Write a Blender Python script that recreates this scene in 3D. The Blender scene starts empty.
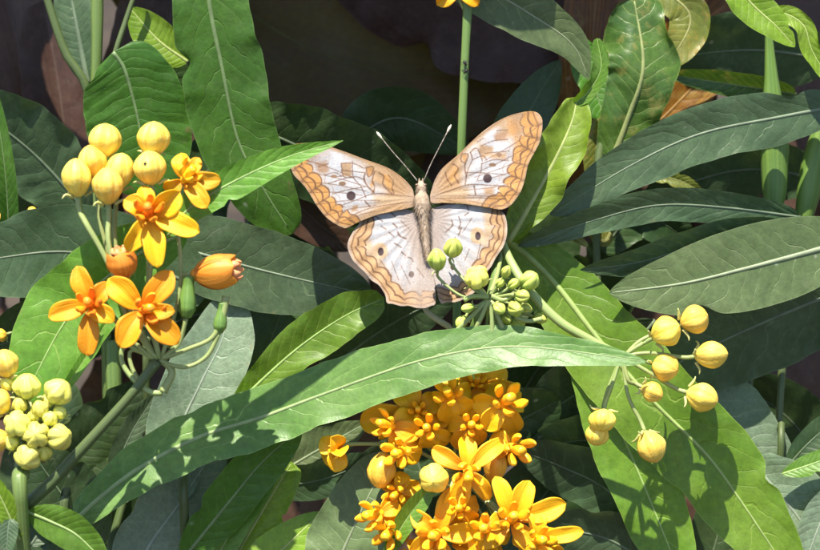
import bpy, math, random
import numpy as np
from mathutils import Vector, Matrix, noise
from mathutils.geometry import delaunay_2d_cdt

random.seed(7)
rng = np.random.default_rng(7)
scene = bpy.context.scene
C = scene.collection

# ------------------------------------------------------------------ camera
PITCH = math.radians(22)
R_ = Vector((1, 0, 0))
F_ = Vector((0, math.cos(PITCH), -math.sin(PITCH)))
U_ = Vector((0, math.sin(PITCH), math.cos(PITCH)))
D0 = 0.5                      # metres from the lens to the butterfly
S = 0.36 * D0 / 820           # metres per photo pixel at the butterfly
CAM = Vector((0, 0, 0.46)) - F_ * D0
cd = bpy.data.cameras.new('camera')
cam = bpy.data.objects.new('camera', cd)
C.objects.link(cam)
cam.location = CAM
cam.rotation_euler = (math.pi / 2 - PITCH, 0, 0)
cd.sensor_width = 36
cd.lens = 100
cd.clip_start = 0.01
cd.clip_end = 200
cd.dof.use_dof = True
cd.dof.focus_distance = D0
cd.dof.aperture_fstop = 22
scene.camera = cam

# ------------------------------------------------------------------ light
LV = Vector((0.14, 0.85, 0.5)).normalized()        # light travel: right, down, away from the lens
LW = (R_ * LV.x - U_ * LV.y + F_ * LV.z).normalized()
world = bpy.data.worlds.new('World')
scene.world = world
world.use_nodes = True
wn = world.node_tree
sky = wn.nodes.new('ShaderNodeTexSky')
sky.sky_type = 'NISHITA'
sky.sun_disc = False
sky.sun_elevation = math.asin(-LW.z)
sky.sun_rotation = math.atan2(-LW.x, -LW.y)
bg = wn.nodes['Background']
bg.inputs['Strength'].default_value = 0.105
wn.links.new(sky.outputs[0], bg.inputs[0])
sd = bpy.data.lights.new('sun', 'SUN')
sd.energy = 5.0
sd.angle = math.radians(0.5)
sd.color = (1.0, 0.94, 0.82)
sun = bpy.data.objects.new('sun', sd)
C.objects.link(sun)
sun.rotation_euler = LW.to_track_quat('-Z', 'Y').to_euler()
vs = scene.view_settings
vs.view_transform = 'Standard'
vs.look = 'None'
vs.gamma = 1
vs.use_curve_mapping = False
vs.exposure = 1.08

# ------------------------------------------------------------------ helpers
def P(x, y, z=0.0):
    """a place z photo pixels beyond the butterfly, seen at (x, y) of the photograph"""
    d = D0 + z * S
    k = 0.36 * d / 820
    return CAM + F_ * d + R_ * ((x - 410) * k) - U_ * ((y - 275) * k)

def V(dx, dy, dz):
    return R_ * dx - U_ * dy + F_ * dz

def spline(pts, n):
    """Catmull-Rom through the points, resampled by length; any dimension"""
    p = np.array(pts, float)
    if len(p) == 2:
        return p[0] + (p[1] - p[0]) * np.linspace(0, 1, n)[:, None]
    q = np.vstack([2 * p[0] - p[1], p, 2 * p[-1] - p[-2]])
    out = []
    for i in range(1, len(q) - 2):
        t = np.linspace(0, 1, 24, endpoint=False)[:, None]
        a, b, c, d = q[i - 1], q[i], q[i + 1], q[i + 2]
        out.append(0.5 * (2 * b + (c - a) * t + (2 * a - 5 * b + 4 * c - d) * t ** 2 + (3 * b - a - 3 * c + d) * t ** 3))
    out = np.vstack(out + [p[-1:]])
    s = np.r_[0, np.cumsum(np.linalg.norm(np.diff(out, axis=0), axis=1))]
    u = np.linspace(0, s[-1], n)
    return np.stack([np.interp(u, s, out[:, k]) for k in range(out.shape[1])], 1)

def mesh_obj(name, verts, faces, mat, parent=None, uvs=None, smooth=True, col=None):
    org = parent['_o'] if parent is not None else None
    o3 = Vector(org) if org is not None else Vector((0, 0, 0))
    me = bpy.data.meshes.new(name)
    me.from_pydata([(v[0] - o3.x, v[1] - o3.y, v[2] - o3.z) for v in verts], [], faces)
    if smooth:
        me.polygons.foreach_set('use_smooth', [True] * len(me.polygons))
    if uvs is not None:
        ul = me.uv_layers.new(name='UVMap')
        vi = np.zeros(len(me.loops), np.int32)
        me.loops.foreach_get('vertex_index', vi)
        ul.data.foreach_set('uv', np.asarray(uvs, np.float32)[vi].ravel())
    if col is not None:
        ca = me.color_attributes.new('pattern', 'FLOAT_COLOR', 'POINT')
        c4 = np.ones((len(verts), 4), np.float32)
        c4[:, :3] = col
        ca.data.foreach_set('color', c4.ravel())
    me.materials.append(mat)
    me.update()
    o = bpy.data.objects.new(name, me)
    C.objects.link(o)
    if parent is not None:
        o.parent = parent
        o['_o'] = list(o3)
    return o

def thing(name, label, cat, loc, group=None):
    o = bpy.data.objects.new(name, None)
    C.objects.link(o)
    o.empty_display_size = 0.01
    o.location = loc
    o['label'] = label
    o['category'] = cat
    o['_o'] = list(loc)
    if group:
        o['group'] = group
    return o

def grid_faces(nu, nv, wrap=False):
    f = []
    for i in range(nu - 1):
        for j in range(nv if wrap else nv - 1):
            k = (j + 1) % nv
            f.append((i * nv + j, i * nv + k, (i + 1) * nv + k, (i + 1) * nv + j))
    return f

def tube(name, pts, rad, mat, parent, n=24, sides=10, world=False, cap=True):
    """pts in photo pixels (x, y, z); rad in photo pixels, number or list along the path"""
    w = pts if world else [P(*p) for p in pts]
    rr = np.atleast_1d(np.array(rad, float))
    c = spline([tuple(p) for p in w], n)
    r = np.interp(np.linspace(0, 1, n), np.linspace(0, 1, len(rr)), rr) * S
    t = np.gradient(c, axis=0)
    t /= np.linalg.norm(t, axis=1)[:, None] + 1e-12
    ref = np.array([0.31, 0.9, 0.2]) if abs(t[0] @ np.array([0.31, 0.9, 0.2])) < 0.9 else np.array([1., 0, 0])
    verts, uvs = [], []
    a = np.cross(t[0], ref); a /= np.linalg.norm(a)
    for i in range(n):
        a = a - t[i] * (a @ t[i]); a /= np.linalg.norm(a)
        b = np.cross(t[i], a)
        for j in range(sides):
            th = 2 * math.pi * j / sides
            rk = r[i] * (1 + 0.07 * noise.noise((c[i][0] * 150, c[i][2] * 150, th * 0.6)))
            verts.append(c[i] + rk * (math.cos(th) * a + math.sin(th) * b))
            uvs.append((i / (n - 1), j / sides))
    f = grid_faces(n, sides, True)
    if cap:
        f.append(tuple(range(sides))[::-1])
        f.append(tuple((n - 1) * sides + j for j in range(sides)))
    return mesh_obj(name, verts, f, mat, parent, uvs)

def beta(u, p, k):
    u = np.clip(u, 1e-6, 1 - 1e-6)
    return (u / p) ** (p * k) * ((1 - u) / (1 - p)) ** ((1 - p) * k)

def leaf(plant, mid, W, mat, p=0.45, k=1.5, fold=0.25, tilt=0.0, wave=0.8, prof=None, rib=1.0,
         name='leaf', label=None, nu=56, nv=21, wl=1.0, wr=1.0, midrib=True, seed=None, curl=0.0, lean=0.0):
    """a leaf along its midrib (photo pixels x, y, z), W = widest half width.
    fold lifts (+) both edges toward the lens, tilt swings one side back, curl bends the edges back."""
    sd_ = random.random() * 100 if seed is None else seed
    c = spline(mid, nu)
    t = np.gradient(c[:, :2], axis=0)
    t /= np.linalg.norm(t, axis=1)[:, None] + 1e-9
    for _ in range(3):
        t[1:-1] = (t[:-2] + 2 * t[1:-1] + t[2:]) / 4
    t /= np.linalg.norm(t, axis=1)[:, None]
    nrm = np.stack([-t[:, 1], t[:, 0]], 1)
    u = np.linspace(0, 1, nu)
    if prof is not None:
        pr = np.array(prof, float)
        w = np.interp(u, pr[:, 0], pr[:, 1]) * W
        for _ in range(3):
            w[1:-1] = (w[:-2] + 2 * w[1:-1] + w[2:]) / 4
    else:
        w = W * beta(u, p, k)
    w = np.maximum(w, 0.35)
    rb = random.Random(int(sd_ * 1000) + 5)
    bites = [(rb.uniform(0.15, 0.85), rb.choice((-1, 1)), rb.uniform(0.08, 0.30), rb.uniform(0.02, 0.05)) for _ in range(rb.choice((0, 0, 1, 1, 2)))]
    verts, uvs = [], []
    L = np.linalg.norm(np.diff(c, axis=0), axis=1).sum()
    for i in range(nu):
        for j in range(nv):
            v = -1 + 2 * j / (nv - 1)
            ww = w[i] * (wl if v < 0 else wr)
            n1 = noise.noise((u[i] * L / 38 + sd_, v * 0.9 + (3 if v > 0 else 0), sd_))
            n2 = noise.noise((u[i] * L / 14 + sd_, v * 0.7 + (7 if v > 0 else 0), sd_ + 4))
            n3 = noise.noise((u[i] * 3, sd_ * 2, v))
            edge = ww * (1 + (0.13 * n1 + 0.06 * n2) * wave * abs(v) ** 2)
            av = abs(v)
            for b_ in bites:
                if v * b_[1] > 0:
                    edge *= 1 - b_[2] * math.exp(-((u[i] - b_[0]) / b_[3]) ** 2) * av ** 3
            z = c[i, 2] - fold * ww * av + curl * ww * av * av * 0.8 + tilt * v * ww + lean * v * ww * nrm[i, 1]
            z += wave * (n1 * 0.26 * ww * av ** 1.5 + n2 * 0.10 * ww * av ** 2 + n3 * 0.08 * ww)
            # pillowing between side veins
            z += 0.010 * ww * math.cos((u[i] * 9 - av * 1.3 + n2 * 0.25) * 2 * math.pi + (2.4 if v > 0 else 0)) * av * (1 - av) * 4 * (0.5 + n1)
            verts.append(P(c[i, 0] + nrm[i, 0] * v * edge, c[i, 1] + nrm[i, 1] * v * edge, z))
            uvs.append((u[i], (v + 1) / 2))
    o = mesh_obj(name, verts, grid_faces(nu, nv), mat, plant, uvs)
    if label:
        o['label'] = label
    if midrib:
        m = nv // 2
        cen = [verts[i * nv + m] for i in range(0, nu, 3)]
        toward = [(CAM - q).normalized() for q in cen]
        rr = [max(0.3, rib * (2.1 * (1 - i / len(cen)) + 0.35) * min(1.0, W / 22)) for i in range(len(cen))]
        tube('midrib', [q - d * (0.45 * rq * S) for q, d, rq in zip(cen, toward, rr)], rr, RIBS[mat.name], o, n=len(cen) * 2, sides=10, world=True)
    return o

def stem_to_ground(plant, x, y, z, r, mat, bend=(0, 0), top=None):
    """main stem from the seen point down to the soil; top = further seen points above it"""
    a = P(x, y, z)
    base = Vector(plant['_o'])
    pts = [P(*q) for q in (top or [])] + [a, a.lerp(base, 0.45) + Vector((bend[0] * S, bend[1] * S, 0)), base]
    o = tube('stem', pts, [r * 0.8] * max(1, len(top or [])) + [r, r * 1.2, r * 1.5], mat, plant, n=90, sides=14, world=True)
    # swollen nodes every few centimetres, as on a real stalk
    me = o.data
    for i in range(90):
        f = 0.22 * math.exp(-(((i + 5) % 15 - 7) / 1.1) ** 2)
        if f > 0.01:
            cen = sum((me.vertices[i * 14 + j].co for j in range(14)), Vector()) / 14
            for j in range(14):
                vv_ = me.vertices[i * 14 + j]
                vv_.co = cen + (vv_.co - cen) * (1 + f)
    return o

# ------------------------------------------------------------------ materials
def new_mat(name):
    m = bpy.data.materials.new(name)
    m.use_nodes = True
    nt = m.node_tree
    for n in list(nt.nodes):
        nt.nodes.remove(n)
    return m, nt, nt.nodes.new('ShaderNodeOutputMaterial')

def N(nt, t, **kw):
    n = nt.nodes.new(t)
    for k, v in kw.items():
        if k.startswith('i_'):
            n.inputs[k[2:].replace('_', ' ')].default_value = v
        else:
            setattr(n, k, v)
    return n

def math_(nt, op, a, b=None, c=None, clamp=False):
    n = nt.nodes.new('ShaderNodeMath')
    n.operation = op
    n.use_clamp = clamp
    for i, x in enumerate((a, b, c)):
        if x is None:
            continue
        if isinstance(x, (int, float)):
            n.inputs[i].default_value = x
        else:
            nt.links.new(x, n.inputs[i])
    return n.outputs[0]

def mixc(nt, fac, a, b, mode='MIX'):
    n = nt.nodes.new('ShaderNodeMix')
    n.data_type = 'RGBA'
    n.blend_type = mode
    for s, x in ((n.inputs[0], fac), (n.inputs[6], a), (n.inputs[7], b)):
        if isinstance(x, (int, float)):
            s.default_value = x
        elif isinstance(x, tuple):
            s.default_value = (*x, 1) if len(x) == 3 else x
        else:
            nt.links.new(x, s)
    return n.outputs[2]

def ramp(nt, x, a, b):
    n = nt.nodes.new('ShaderNodeMapRange')
    n.interpolation_type = 'SMOOTHSTEP'
    nt.links.new(x, n.inputs[0])
    n.inputs[1].default_value = a
    n.inputs[2].default_value = b
    return n.outputs[0]

RIBS = {}

def leaf_mat(name, base, light, vein, trans=0.22, rough=0.42, veins=1.0, retic=0.5, spots=0.3, scars=0.0, scar_col=(0.35, 0.28, 0.08), nveins=13, bloom=0.0, tcol=None, stripes=0.0, sat=1.18):
    m, nt, out = new_mat(name)
    L = nt.links.new
    tc = N(nt, 'ShaderNodeTexCoord')
    uv = N(nt, 'ShaderNodeSeparateXYZ')
    L(tc.outputs['UV'], uv.inputs[0])
    u, vv = uv.outputs[0], uv.outputs[1]
    av = math_(nt, 'MULTIPLY', math_(nt, 'ABSOLUTE', math_(nt, 'SUBTRACT', vv, 0.5)), 2.0)
    side = math_(nt, 'GREATER_THAN', vv, 0.5)
    oi = N(nt, 'ShaderNodeObjectInfo')
    nz = N(nt, 'ShaderNodeTexNoise', i_Scale=130.0, i_Detail=4.0)
    L(tc.outputs['Object'], nz.inputs['Vector'])
    nzb = N(nt, 'ShaderNodeTexNoise', i_Scale=45.0, i_Detail=3.0)
    L(tc.outputs['Object'], nzb.inputs['Vector'])
    nz2 = N(nt, 'ShaderNodeTexNoise', i_Scale=75.0, i_Detail=3.0)
    L(tc.outputs['Object'], nz2.inputs['Vector'])
    nzf = N(nt, 'ShaderNodeTexNoise', i_Scale=1400.0, i_Detail=3.0)
    L(tc.outputs['Object'], nzf.inputs['Vector'])
    # side veins, offset on the two halves, bending toward the tip
    s = math_(nt, 'MULTIPLY', u, float(nveins))
    s = math_(nt, 'SUBTRACT', s, math_(nt, 'MULTIPLY', math_(nt, 'POWER', av, 1.25), 1.7))
    s = math_(nt, 'ADD', s, math_(nt, 'MULTIPLY', side, 0.43))
    s = math_(nt, 'ADD', s, math_(nt, 'MULTIPLY', nzb.outputs[0], 4.2))
    s = math_(nt, 'ADD', s, math_(nt, 'MULTIPLY', nz.outputs[0], 1.0))
    s = math_(nt, 'ADD', s, math_(nt, 'MULTIPLY', oi.outputs['Random'], 5.0))
    tri = math_(nt, 'MULTIPLY', math_(nt, 'ABSOLUTE', math_(nt, 'SUBTRACT', math_(nt, 'FRACT', s), 0.5)), 2.0)
    v1 = ramp(nt, math_(nt, 'SUBTRACT', tri, math_(nt, 'MULTIPLY', av, 0.035)), 0.885, 0.985)
    wide = ramp(nt, tri, 0.3, 1.0)
    v1 = math_(nt, 'MULTIPLY', v1, math_(nt, 'SUBTRACT', 1.0, math_(nt, 'MULTIPLY', ramp(nt, av, 0.45, 0.98), 0.85)))
    # fine net of veins
    vo = N(nt, 'ShaderNodeTexVoronoi', feature='DISTANCE_TO_EDGE', i_Scale=620.0)
    dist = N(nt, 'ShaderNodeVectorMath', operation='ADD')
    scl = N(nt, 'ShaderNodeVectorMath', operation='SCALE')
    L(nz.outputs[1], scl.inputs[0]); scl.inputs[3].default_value = 0.004
    L(tc.outputs['Object'], dist.inputs[0]); L(scl.outputs[0], dist.inputs[1])
    L(dist.outputs[0], vo.inputs['Vector'])
    net = math_(nt, 'SUBTRACT', 1.0, ramp(nt, vo.outputs['Distance'], 0.0, 0.14))
    vfade = math_(nt, 'ADD', 0.12, math_(nt, 'MULTIPLY', ramp(nt, nz2.outputs[0], 0.36, 0.66), 0.88))
    big0 = ramp(nt, nzb.outputs[0], 0.35, 0.65)
    rim = ramp(nt, av, 0.965, 1.0)
    mx = math_(nt, 'ADD', math_(nt, 'MULTIPLY', v1, math_(nt, 'MULTIPLY', vfade, 0.62 * veins)), math_(nt, 'MULTIPLY', net, math_(nt, 'MULTIPLY', big0, 0.15 * retic)), clamp=True)
    mx = math_(nt, 'ADD', mx, math_(nt, 'MULTIPLY', rim, 0.35), clamp=True)
    big = ramp(nt, nzb.outputs[0], 0.32, 0.68)
    col = mixc(nt, big, base, light)
    med = ramp(nt, nz.outputs[0], 0.3, 0.75)
    col = mixc(nt, math_(nt, 'MULTIPLY', med, 0.45), col, light)
    col = mixc(nt, math_(nt, 'MULTIPLY', wide, 0.22 * veins), col, light)
    col = mixc(nt, mx, col, vein)
    if stripes:
        st = N(nt, 'ShaderNodeTexNoise', i_Scale=1.0, i_Detail=3.0)
        cb = N(nt, 'ShaderNodeCombineXYZ')
        L(math_(nt, 'MULTIPLY', u, 1.2), cb.inputs[0])
        L(math_(nt, 'SUBTRACT', math_(nt, 'MULTIPLY', av, 16.0), math_(nt, 'MULTIPLY', u, 9.0)), cb.inputs[1])
        L(cb.outputs[0], st.inputs['Vector'])
        col = mixc(nt, math_(nt, 'MULTIPLY', ramp(nt, st.outputs[0], 0.42, 0.66), stripes), col, vein)
    gr = N(nt, 'ShaderNodeTexNoise', i_Scale=700.0, i_Detail=4.0, i_Roughness=0.65)
    L(tc.outputs['Object'], gr.inputs['Vector'])
    grc = N(nt, 'ShaderNodeCombineColor')
    gv_ = math_(nt, 'ADD', 0.55, math_(nt, 'MULTIPLY', gr.outputs[0], 0.9))
    for k_ in range(3):
        L(gv_, grc.inputs[k_])
    col = mixc(nt, 1.0, col, grc.outputs[0], 'MULTIPLY')
    # individual leaf tone
    hsv = N(nt, 'ShaderNodeHueSaturation')
    L(col, hsv.inputs['Color'])
    L(math_(nt, 'ADD', 0.492, math_(nt, 'MULTIPLY', oi.outputs['Random'], 0.014)), hsv.inputs['Hue'])
    L(math_(nt, 'ADD', 0.85, math_(nt, 'MULTIPLY', oi.outputs['Random'], 0.3)), hsv.inputs['Value'])
    hsv.inputs['Saturation'].default_value = sat
    col = hsv.outputs[0]
    # small pale specks, and scars where wanted
    sp = N(nt, 'ShaderNodeTexVoronoi', feature='F1', i_Scale=210.0)
    L(dist.outputs[0], sp.inputs['Vector'])
    spc = N(nt, 'ShaderNodeSeparateColor')
    L(sp.outputs['Color'], spc.inputs[0])
    speck = math_(nt, 'MULTIPLY', math_(nt, 'SUBTRACT', 1.0, ramp(nt, sp.outputs['Distance'], 0.05, 0.16)), math_(nt, 'GREATER_THAN', spc.outputs[0], 0.9))
    col = mixc(nt, math_(nt, 'MULTIPLY', speck, spots), col, (0.55, 0.56, 0.46))
    # dust film and browned patches, strongest toward the margin
    dn = N(nt, 'ShaderNodeTexNoise', i_Scale=260.0, i_Detail=7.0, i_Roughness=0.72)
    L(tc.outputs['Object'], dn.inputs['Vector'])
    col = mixc(nt, math_(nt, 'MULTIPLY', ramp(nt, dn.outputs[0], 0.5, 0.72), 0.06), col, (0.40, 0.40, 0.30))
    br = math_(nt, 'MULTIPLY', ramp(nt, math_(nt, 'ADD', dn.outputs[0], math_(nt, 'MULTIPLY', av, 0.22)), 0.80, 0.88), math_(nt, 'MULTIPLY', ramp(nt, nzb.outputs[0], 0.5, 0.62), 0.75))
    col = mixc(nt, br, col, (0.17, 0.13, 0.045))
    if scars:
        sc_ = N(nt, 'ShaderNodeTexNoise', i_Scale=170.0, i_Detail=6.0, i_Roughness=0.7)
        L(tc.outputs['Object'], sc_.inputs['Vector'])
        col = mixc(nt, math_(nt, 'MULTIPLY', ramp(nt, sc_.outputs[0], 0.52, 0.66), scars), col, scar_col)
    h = math_(nt, 'ADD', math_(nt, 'MULTIPLY', v1, -0.7 * veins), math_(nt, 'MULTIPLY', net, -0.08 * retic))
    h = math_(nt, 'ADD', h, math_(nt, 'MULTIPLY', nzf.outputs[0], 0.3))
    h = math_(nt, 'ADD', h, math_(nt, 'MULTIPLY', wide, -0.22))
    bp = N(nt, 'ShaderNodeBump', i_Strength=0.32, i_Distance=0.0005)
    L(h, bp.inputs['Height'])
    pr = N(nt, 'ShaderNodeBsdfPrincipled')
    L(col, pr.inputs['Base Color'])
    L(math_(nt, 'ADD', rough - 0.2, math_(nt, 'MULTIPLY', math_(nt, 'ADD', nz.outputs[0], nz2.outputs[0]), 0.24)), pr.inputs['Roughness'])
    pr.inputs['Specular IOR Level'].default_value = 0.5
    if bloom:
        pr.inputs['Sheen Weight'].default_value = bloom
        pr.inputs['Sheen Roughness'].default_value = 0.5
        pr.inputs['Sheen Tint'].default_value = (1, 1, 0.95, 1)
    L(bp.outputs[0], pr.inputs['Normal'])
    tr = N(nt, 'ShaderNodeBsdfTranslucent')
    tcol = tcol or (1.9, 1.8, 0.7)
    L(mixc(nt, 1.0, col, tcol, 'MULTIPLY'), tr.inputs[0])
    L(bp.outputs[0], tr.inputs['Normal'])
    ms = N(nt, 'ShaderNodeMixShader')
    ms.inputs[0].default_value = trans
    L(pr.outputs[0], ms.inputs[1]); L(tr.outputs[0], ms.inputs[2])
    L(ms.outputs[0], out.inputs[0])
    RIBS[name] = plain_mat(name + '_midrib', vein, tuple(x * 0.75 for x in vein), rough=0.5, scale=300, trans=0.1)
    return m

def plain_mat(name, a, b, rough=0.5, scale=200.0, trans=0.0, bump=0.15, streak=False, tip=None, sss=0.0, tipr=(0.75, 1.0), seam=None):
    m, nt, out = new_mat(name)
    L = nt.links.new
    tc = N(nt, 'ShaderNodeTexCoord')
    oi = N(nt, 'ShaderNodeObjectInfo')
    nz = N(nt, 'ShaderNodeTexNoise', i_Scale=scale, i_Detail=5.0)
    if streak:
        mp = N(nt, 'ShaderNodeMapping')
        mp.inputs['Scale'].default_value = (0.9, 26.0, 1)
        L(tc.outputs['UV'], mp.inputs[0])
        nz.inputs['Scale'].default_value = 1.0
        nz.noise_dimensions = '4D'
        L(math_(nt, 'MULTIPLY', oi.outputs['Random'], 30.0), nz.inputs['W'])
        L(mp.outputs[0], nz.inputs['Vector'])
    else:
        L(tc.outputs['Object'], nz.inputs['Vector'])
    col = mixc(nt, ramp(nt, nz.outputs[0], 0.3, 0.7), a, b)
    if tip is not None:
        sx = N(nt, 'ShaderNodeSeparateXYZ')
        L(tc.outputs['UV'], sx.inputs[0])
        col = mixc(nt, ramp(nt, sx.outputs[0], *tipr), col, tip)
    if seam is not None:
        s2 = N(nt, 'ShaderNodeSeparateXYZ')
        L(tc.outputs['UV'], s2.inputs[0])
        wob = N(nt, 'ShaderNodeTexNoise', i_Scale=500.0, i_Detail=3.0)
        L(tc.outputs['Object'], wob.inputs['Vector'])
        ph = math_(nt, 'ADD', math_(nt, 'MULTIPLY', s2.outputs[1], 5.0), math_(nt, 'MULTIPLY', s2.outputs[0], 0.16))
        ph = math_(nt, 'ADD', ph, math_(nt, 'MULTIPLY', wob.outputs[0], 0.10))
        ph = math_(nt, 'ABSOLUTE', math_(nt, 'SUBTRACT', math_(nt, 'FRACT', ph), 0.54))
        col = mixc(nt, math_(nt, 'MULTIPLY', math_(nt, 'SUBTRACT', 1.0, ramp(nt, ph, 0.01, 0.10)), math_(nt, 'MULTIPLY', ramp(nt, wob.outputs[0], 0.3, 0.6), 0.42)), col, seam)
        bl = N(nt, 'ShaderNodeTexNoise', i_Scale=330.0, i_Detail=5.0, i_Roughness=0.7)
        L(tc.outputs['Object'], bl.inputs['Vector'])
        col = mixc(nt, math_(nt, 'MULTIPLY', ramp(nt, bl.outputs[0], 0.55, 0.75), 0.25), col, seam)
    hsv = N(nt, 'ShaderNodeHueSaturation')
    L(col, hsv.inputs['Color'])
    L(math_(nt, 'ADD', 0.49, math_(nt, 'MULTIPLY', oi.outputs['Random'], 0.02)), hsv.inputs['Hue'])
    L(math_(nt, 'ADD', 0.9, math_(nt, 'MULTIPLY', oi.outputs['Random'], 0.2)), hsv.inputs['Value'])
    fn = N(nt, 'ShaderNodeTexNoise', i_Scale=1500.0, i_Detail=3.0)
    L(tc.outputs['Object'], fn.inputs['Vector'])
    bp = N(nt, 'ShaderNodeBump', i_Strength=bump, i_Distance=0.0006)
    L(math_(nt, 'ADD', math_(nt, 'MULTIPLY', fn.outputs[0], 0.4), nz.outputs[0]), bp.inputs['Height'])
    pr = N(nt, 'ShaderNodeBsdfPrincipled')
    L(hsv.outputs[0], pr.inputs['Base Color'])
    pr.inputs['Roughness'].default_value = rough
    L(bp.outputs[0], pr.inputs['Normal'])
    if sss:
        pr.inputs['Subsurface Weight'].default_value = sss
        pr.inputs['Subsurface Radius'].default_value = (1, 0.6, 0.2)
        pr.inputs['Subsurface Scale'].default_value = 0.0012
    if trans:
        tr = N(nt, 'ShaderNodeBsdfTranslucent')
        L(hsv.outputs[0], tr.inputs[0])
        ms = N(nt, 'ShaderNodeMixShader')
        ms.inputs[0].default_value = trans
        L(pr.outputs[0], ms.inputs[1]); L(tr.outputs[0], ms.inputs[2])
        L(ms.outputs[0], out.inputs[0])
    else:
        L(pr.outputs[0], out.inputs[0])
    return m

M = {}
M['bright'] = leaf_mat('bright_leaf', (0.085, 0.190, 0.032), (0.135, 0.260, 0.050), (0.30, 0.42, 0.13), trans=0.28, sat=1.12)
M['lime'] = leaf_mat('lime_leaf', (0.13, 0.23, 0.030), (0.20, 0.31, 0.05), (0.40, 0.48, 0.16), trans=0.32, sat=1.12)
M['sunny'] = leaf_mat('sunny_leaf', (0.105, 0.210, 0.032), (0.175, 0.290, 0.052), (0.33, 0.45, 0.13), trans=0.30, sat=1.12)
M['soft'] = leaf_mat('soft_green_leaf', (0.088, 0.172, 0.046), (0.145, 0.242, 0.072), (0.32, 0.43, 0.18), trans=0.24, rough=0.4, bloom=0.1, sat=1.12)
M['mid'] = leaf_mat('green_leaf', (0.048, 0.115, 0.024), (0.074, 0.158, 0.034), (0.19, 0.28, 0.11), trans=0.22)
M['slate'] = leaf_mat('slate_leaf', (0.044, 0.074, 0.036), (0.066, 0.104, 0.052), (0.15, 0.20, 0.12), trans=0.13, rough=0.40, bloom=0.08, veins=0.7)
M['dark'] = leaf_mat('shaded_green_leaf', (0.028, 0.054, 0.022), (0.046, 0.078, 0.030), (0.10, 0.14, 0.07), trans=0.14, rough=0.42, veins=0.7)  # shade put into the base colour, for leaves standing in shadow
M['grey'] = leaf_mat('grey_green_leaf', (0.085, 0.122, 0.052), (0.118, 0.16, 0.072), (0.25, 0.30, 0.17), trans=0.16, rough=0.5, bloom=0.1)
M['pale'] = leaf_mat('pale_blue_green_leaf', (0.115, 0.165, 0.105), (0.17, 0.225, 0.15), (0.32, 0.38, 0.29), trans=0.14, rough=0.42, retic=1.4, bloom=0.2)
M['scar'] = leaf_mat('scarred_leaf', (0.045, 0.095, 0.028), (0.085, 0.15, 0.04), (0.30, 0.36, 0.13), trans=0.2, rough=0.36, scars=0.4)
M['olive'] = leaf_mat('yellowing_leaf', (0.085, 0.115, 0.028), (0.17, 0.175, 0.05), (0.32, 0.32, 0.12), trans=0.22, scars=0.6, scar_col=(0.35, 0.20, 0.03))
M['rust'] = leaf_mat('rusty_leaf', (0.09, 0.04, 0.020), (0.14, 0.065, 0.026), (0.36, 0.19, 0.06), trans=0.15, scars=0.3, veins=0.3, stripes=0.8)
M['purple'] = leaf_mat('dusky_purple_leaf', (0.050, 0.026, 0.017), (0.082, 0.046, 0.031), (0.12, 0.075, 0.054), trans=0.08, rough=0.45, veins=0.15, retic=0.1, spots=0.1, stripes=0.18, sat=1.15)
M['brownolive'] = leaf_mat('brown_olive_leaf', (0.095, 0.058, 0.018), (0.11, 0.082, 0.022), (0.14, 0.12, 0.03), trans=0.10, rough=0.5, veins=0.1, retic=0.1, spots=0.05, stripes=0.2, sat=1.3)
M['stem'] = plain_mat('green_stem', (0.10, 0.17, 0.04), (0.16, 0.24, 0.06), rough=0.45, streak=True)
M['stem_dk'] = plain_mat('dull_green_stem', (0.055, 0.085, 0.025), (0.095, 0.13, 0.04), rough=0.5, streak=True)
M['stem_lt'] = plain_mat('pale_pedicel', (0.26, 0.33, 0.10), (0.36, 0.42, 0.16), rough=0.45, streak=True, trans=0.1)
M['twig'] = plain_mat('tan_twig', (0.30, 0.26, 0.15), (0.40, 0.36, 0.22), rough=0.6, streak=True)
M['pod'] = plain_mat('green_pod', (0.10, 0.19, 0.035), (0.16, 0.26, 0.05), rough=0.45, streak=True, trans=0.05)
M['bud'] = plain_mat('yellow_bud', (0.80, 0.52, 0.05), (0.86, 0.66, 0.13), rough=0.55, streak=True, tip=(0.66, 0.58, 0.14), tipr=(0.75, 1.05), bump=0.35, sss=0.08, seam=(0.72, 0.30, 0.02))
M['budgold'] = plain_mat('golden_bud', (0.80, 0.44, 0.030), (0.84, 0.52, 0.06), rough=0.42, streak=True, bump=0.35, sss=0.08, seam=(0.70, 0.26, 0.02))
M['budgreen'] = plain_mat('yellow_green_bud', (0.66, 0.62, 0.09), (0.76, 0.72, 0.17), rough=0.5, streak=True, tip=(0.40, 0.48, 0.10), tipr=(0.45, 1.0), bump=0.3, sss=0.2, seam=(0.42, 0.46, 0.07))
M['budsmall'] = plain_mat('green_bud', (0.42, 0.52, 0.08), (0.55, 0.60, 0.13), rough=0.5, streak=True, tip=(0.24, 0.36, 0.07), tipr=(0.4, 1.0), bump=0.3, sss=0.15, seam=(0.24, 0.34, 0.06))
M['petal'] = plain_mat('orange_petal', (0.84, 0.36, 0.004), (0.90, 0.45, 0.007), rough=0.5, streak=True, bump=0.35, trans=0.26, tip=(0.81, 0.25, 0.004), tipr=(0.7, 1.1))
M['petaly'] = plain_mat('golden_petal', (0.86, 0.46, 0.005), (0.92, 0.54, 0.012), rough=0.5, streak=True, bump=0.35, trans=0.26, tip=(0.82, 0.29, 0.004), tipr=(0.5, 1.1))
M['petalw'] = plain_mat('wilting_petal', (0.78, 0.25, 0.018), (0.86, 0.36, 0.045), rough=0.5, streak=True, trans=0.2, tip=(0.70, 0.24, 0.04))
M['hood'] = plain_mat('orange_hood', (0.80, 0.21, 0.010), (0.88, 0.32, 0.014), rough=0.45, scale=400, bump=0.3, sss=0.1)
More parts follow.
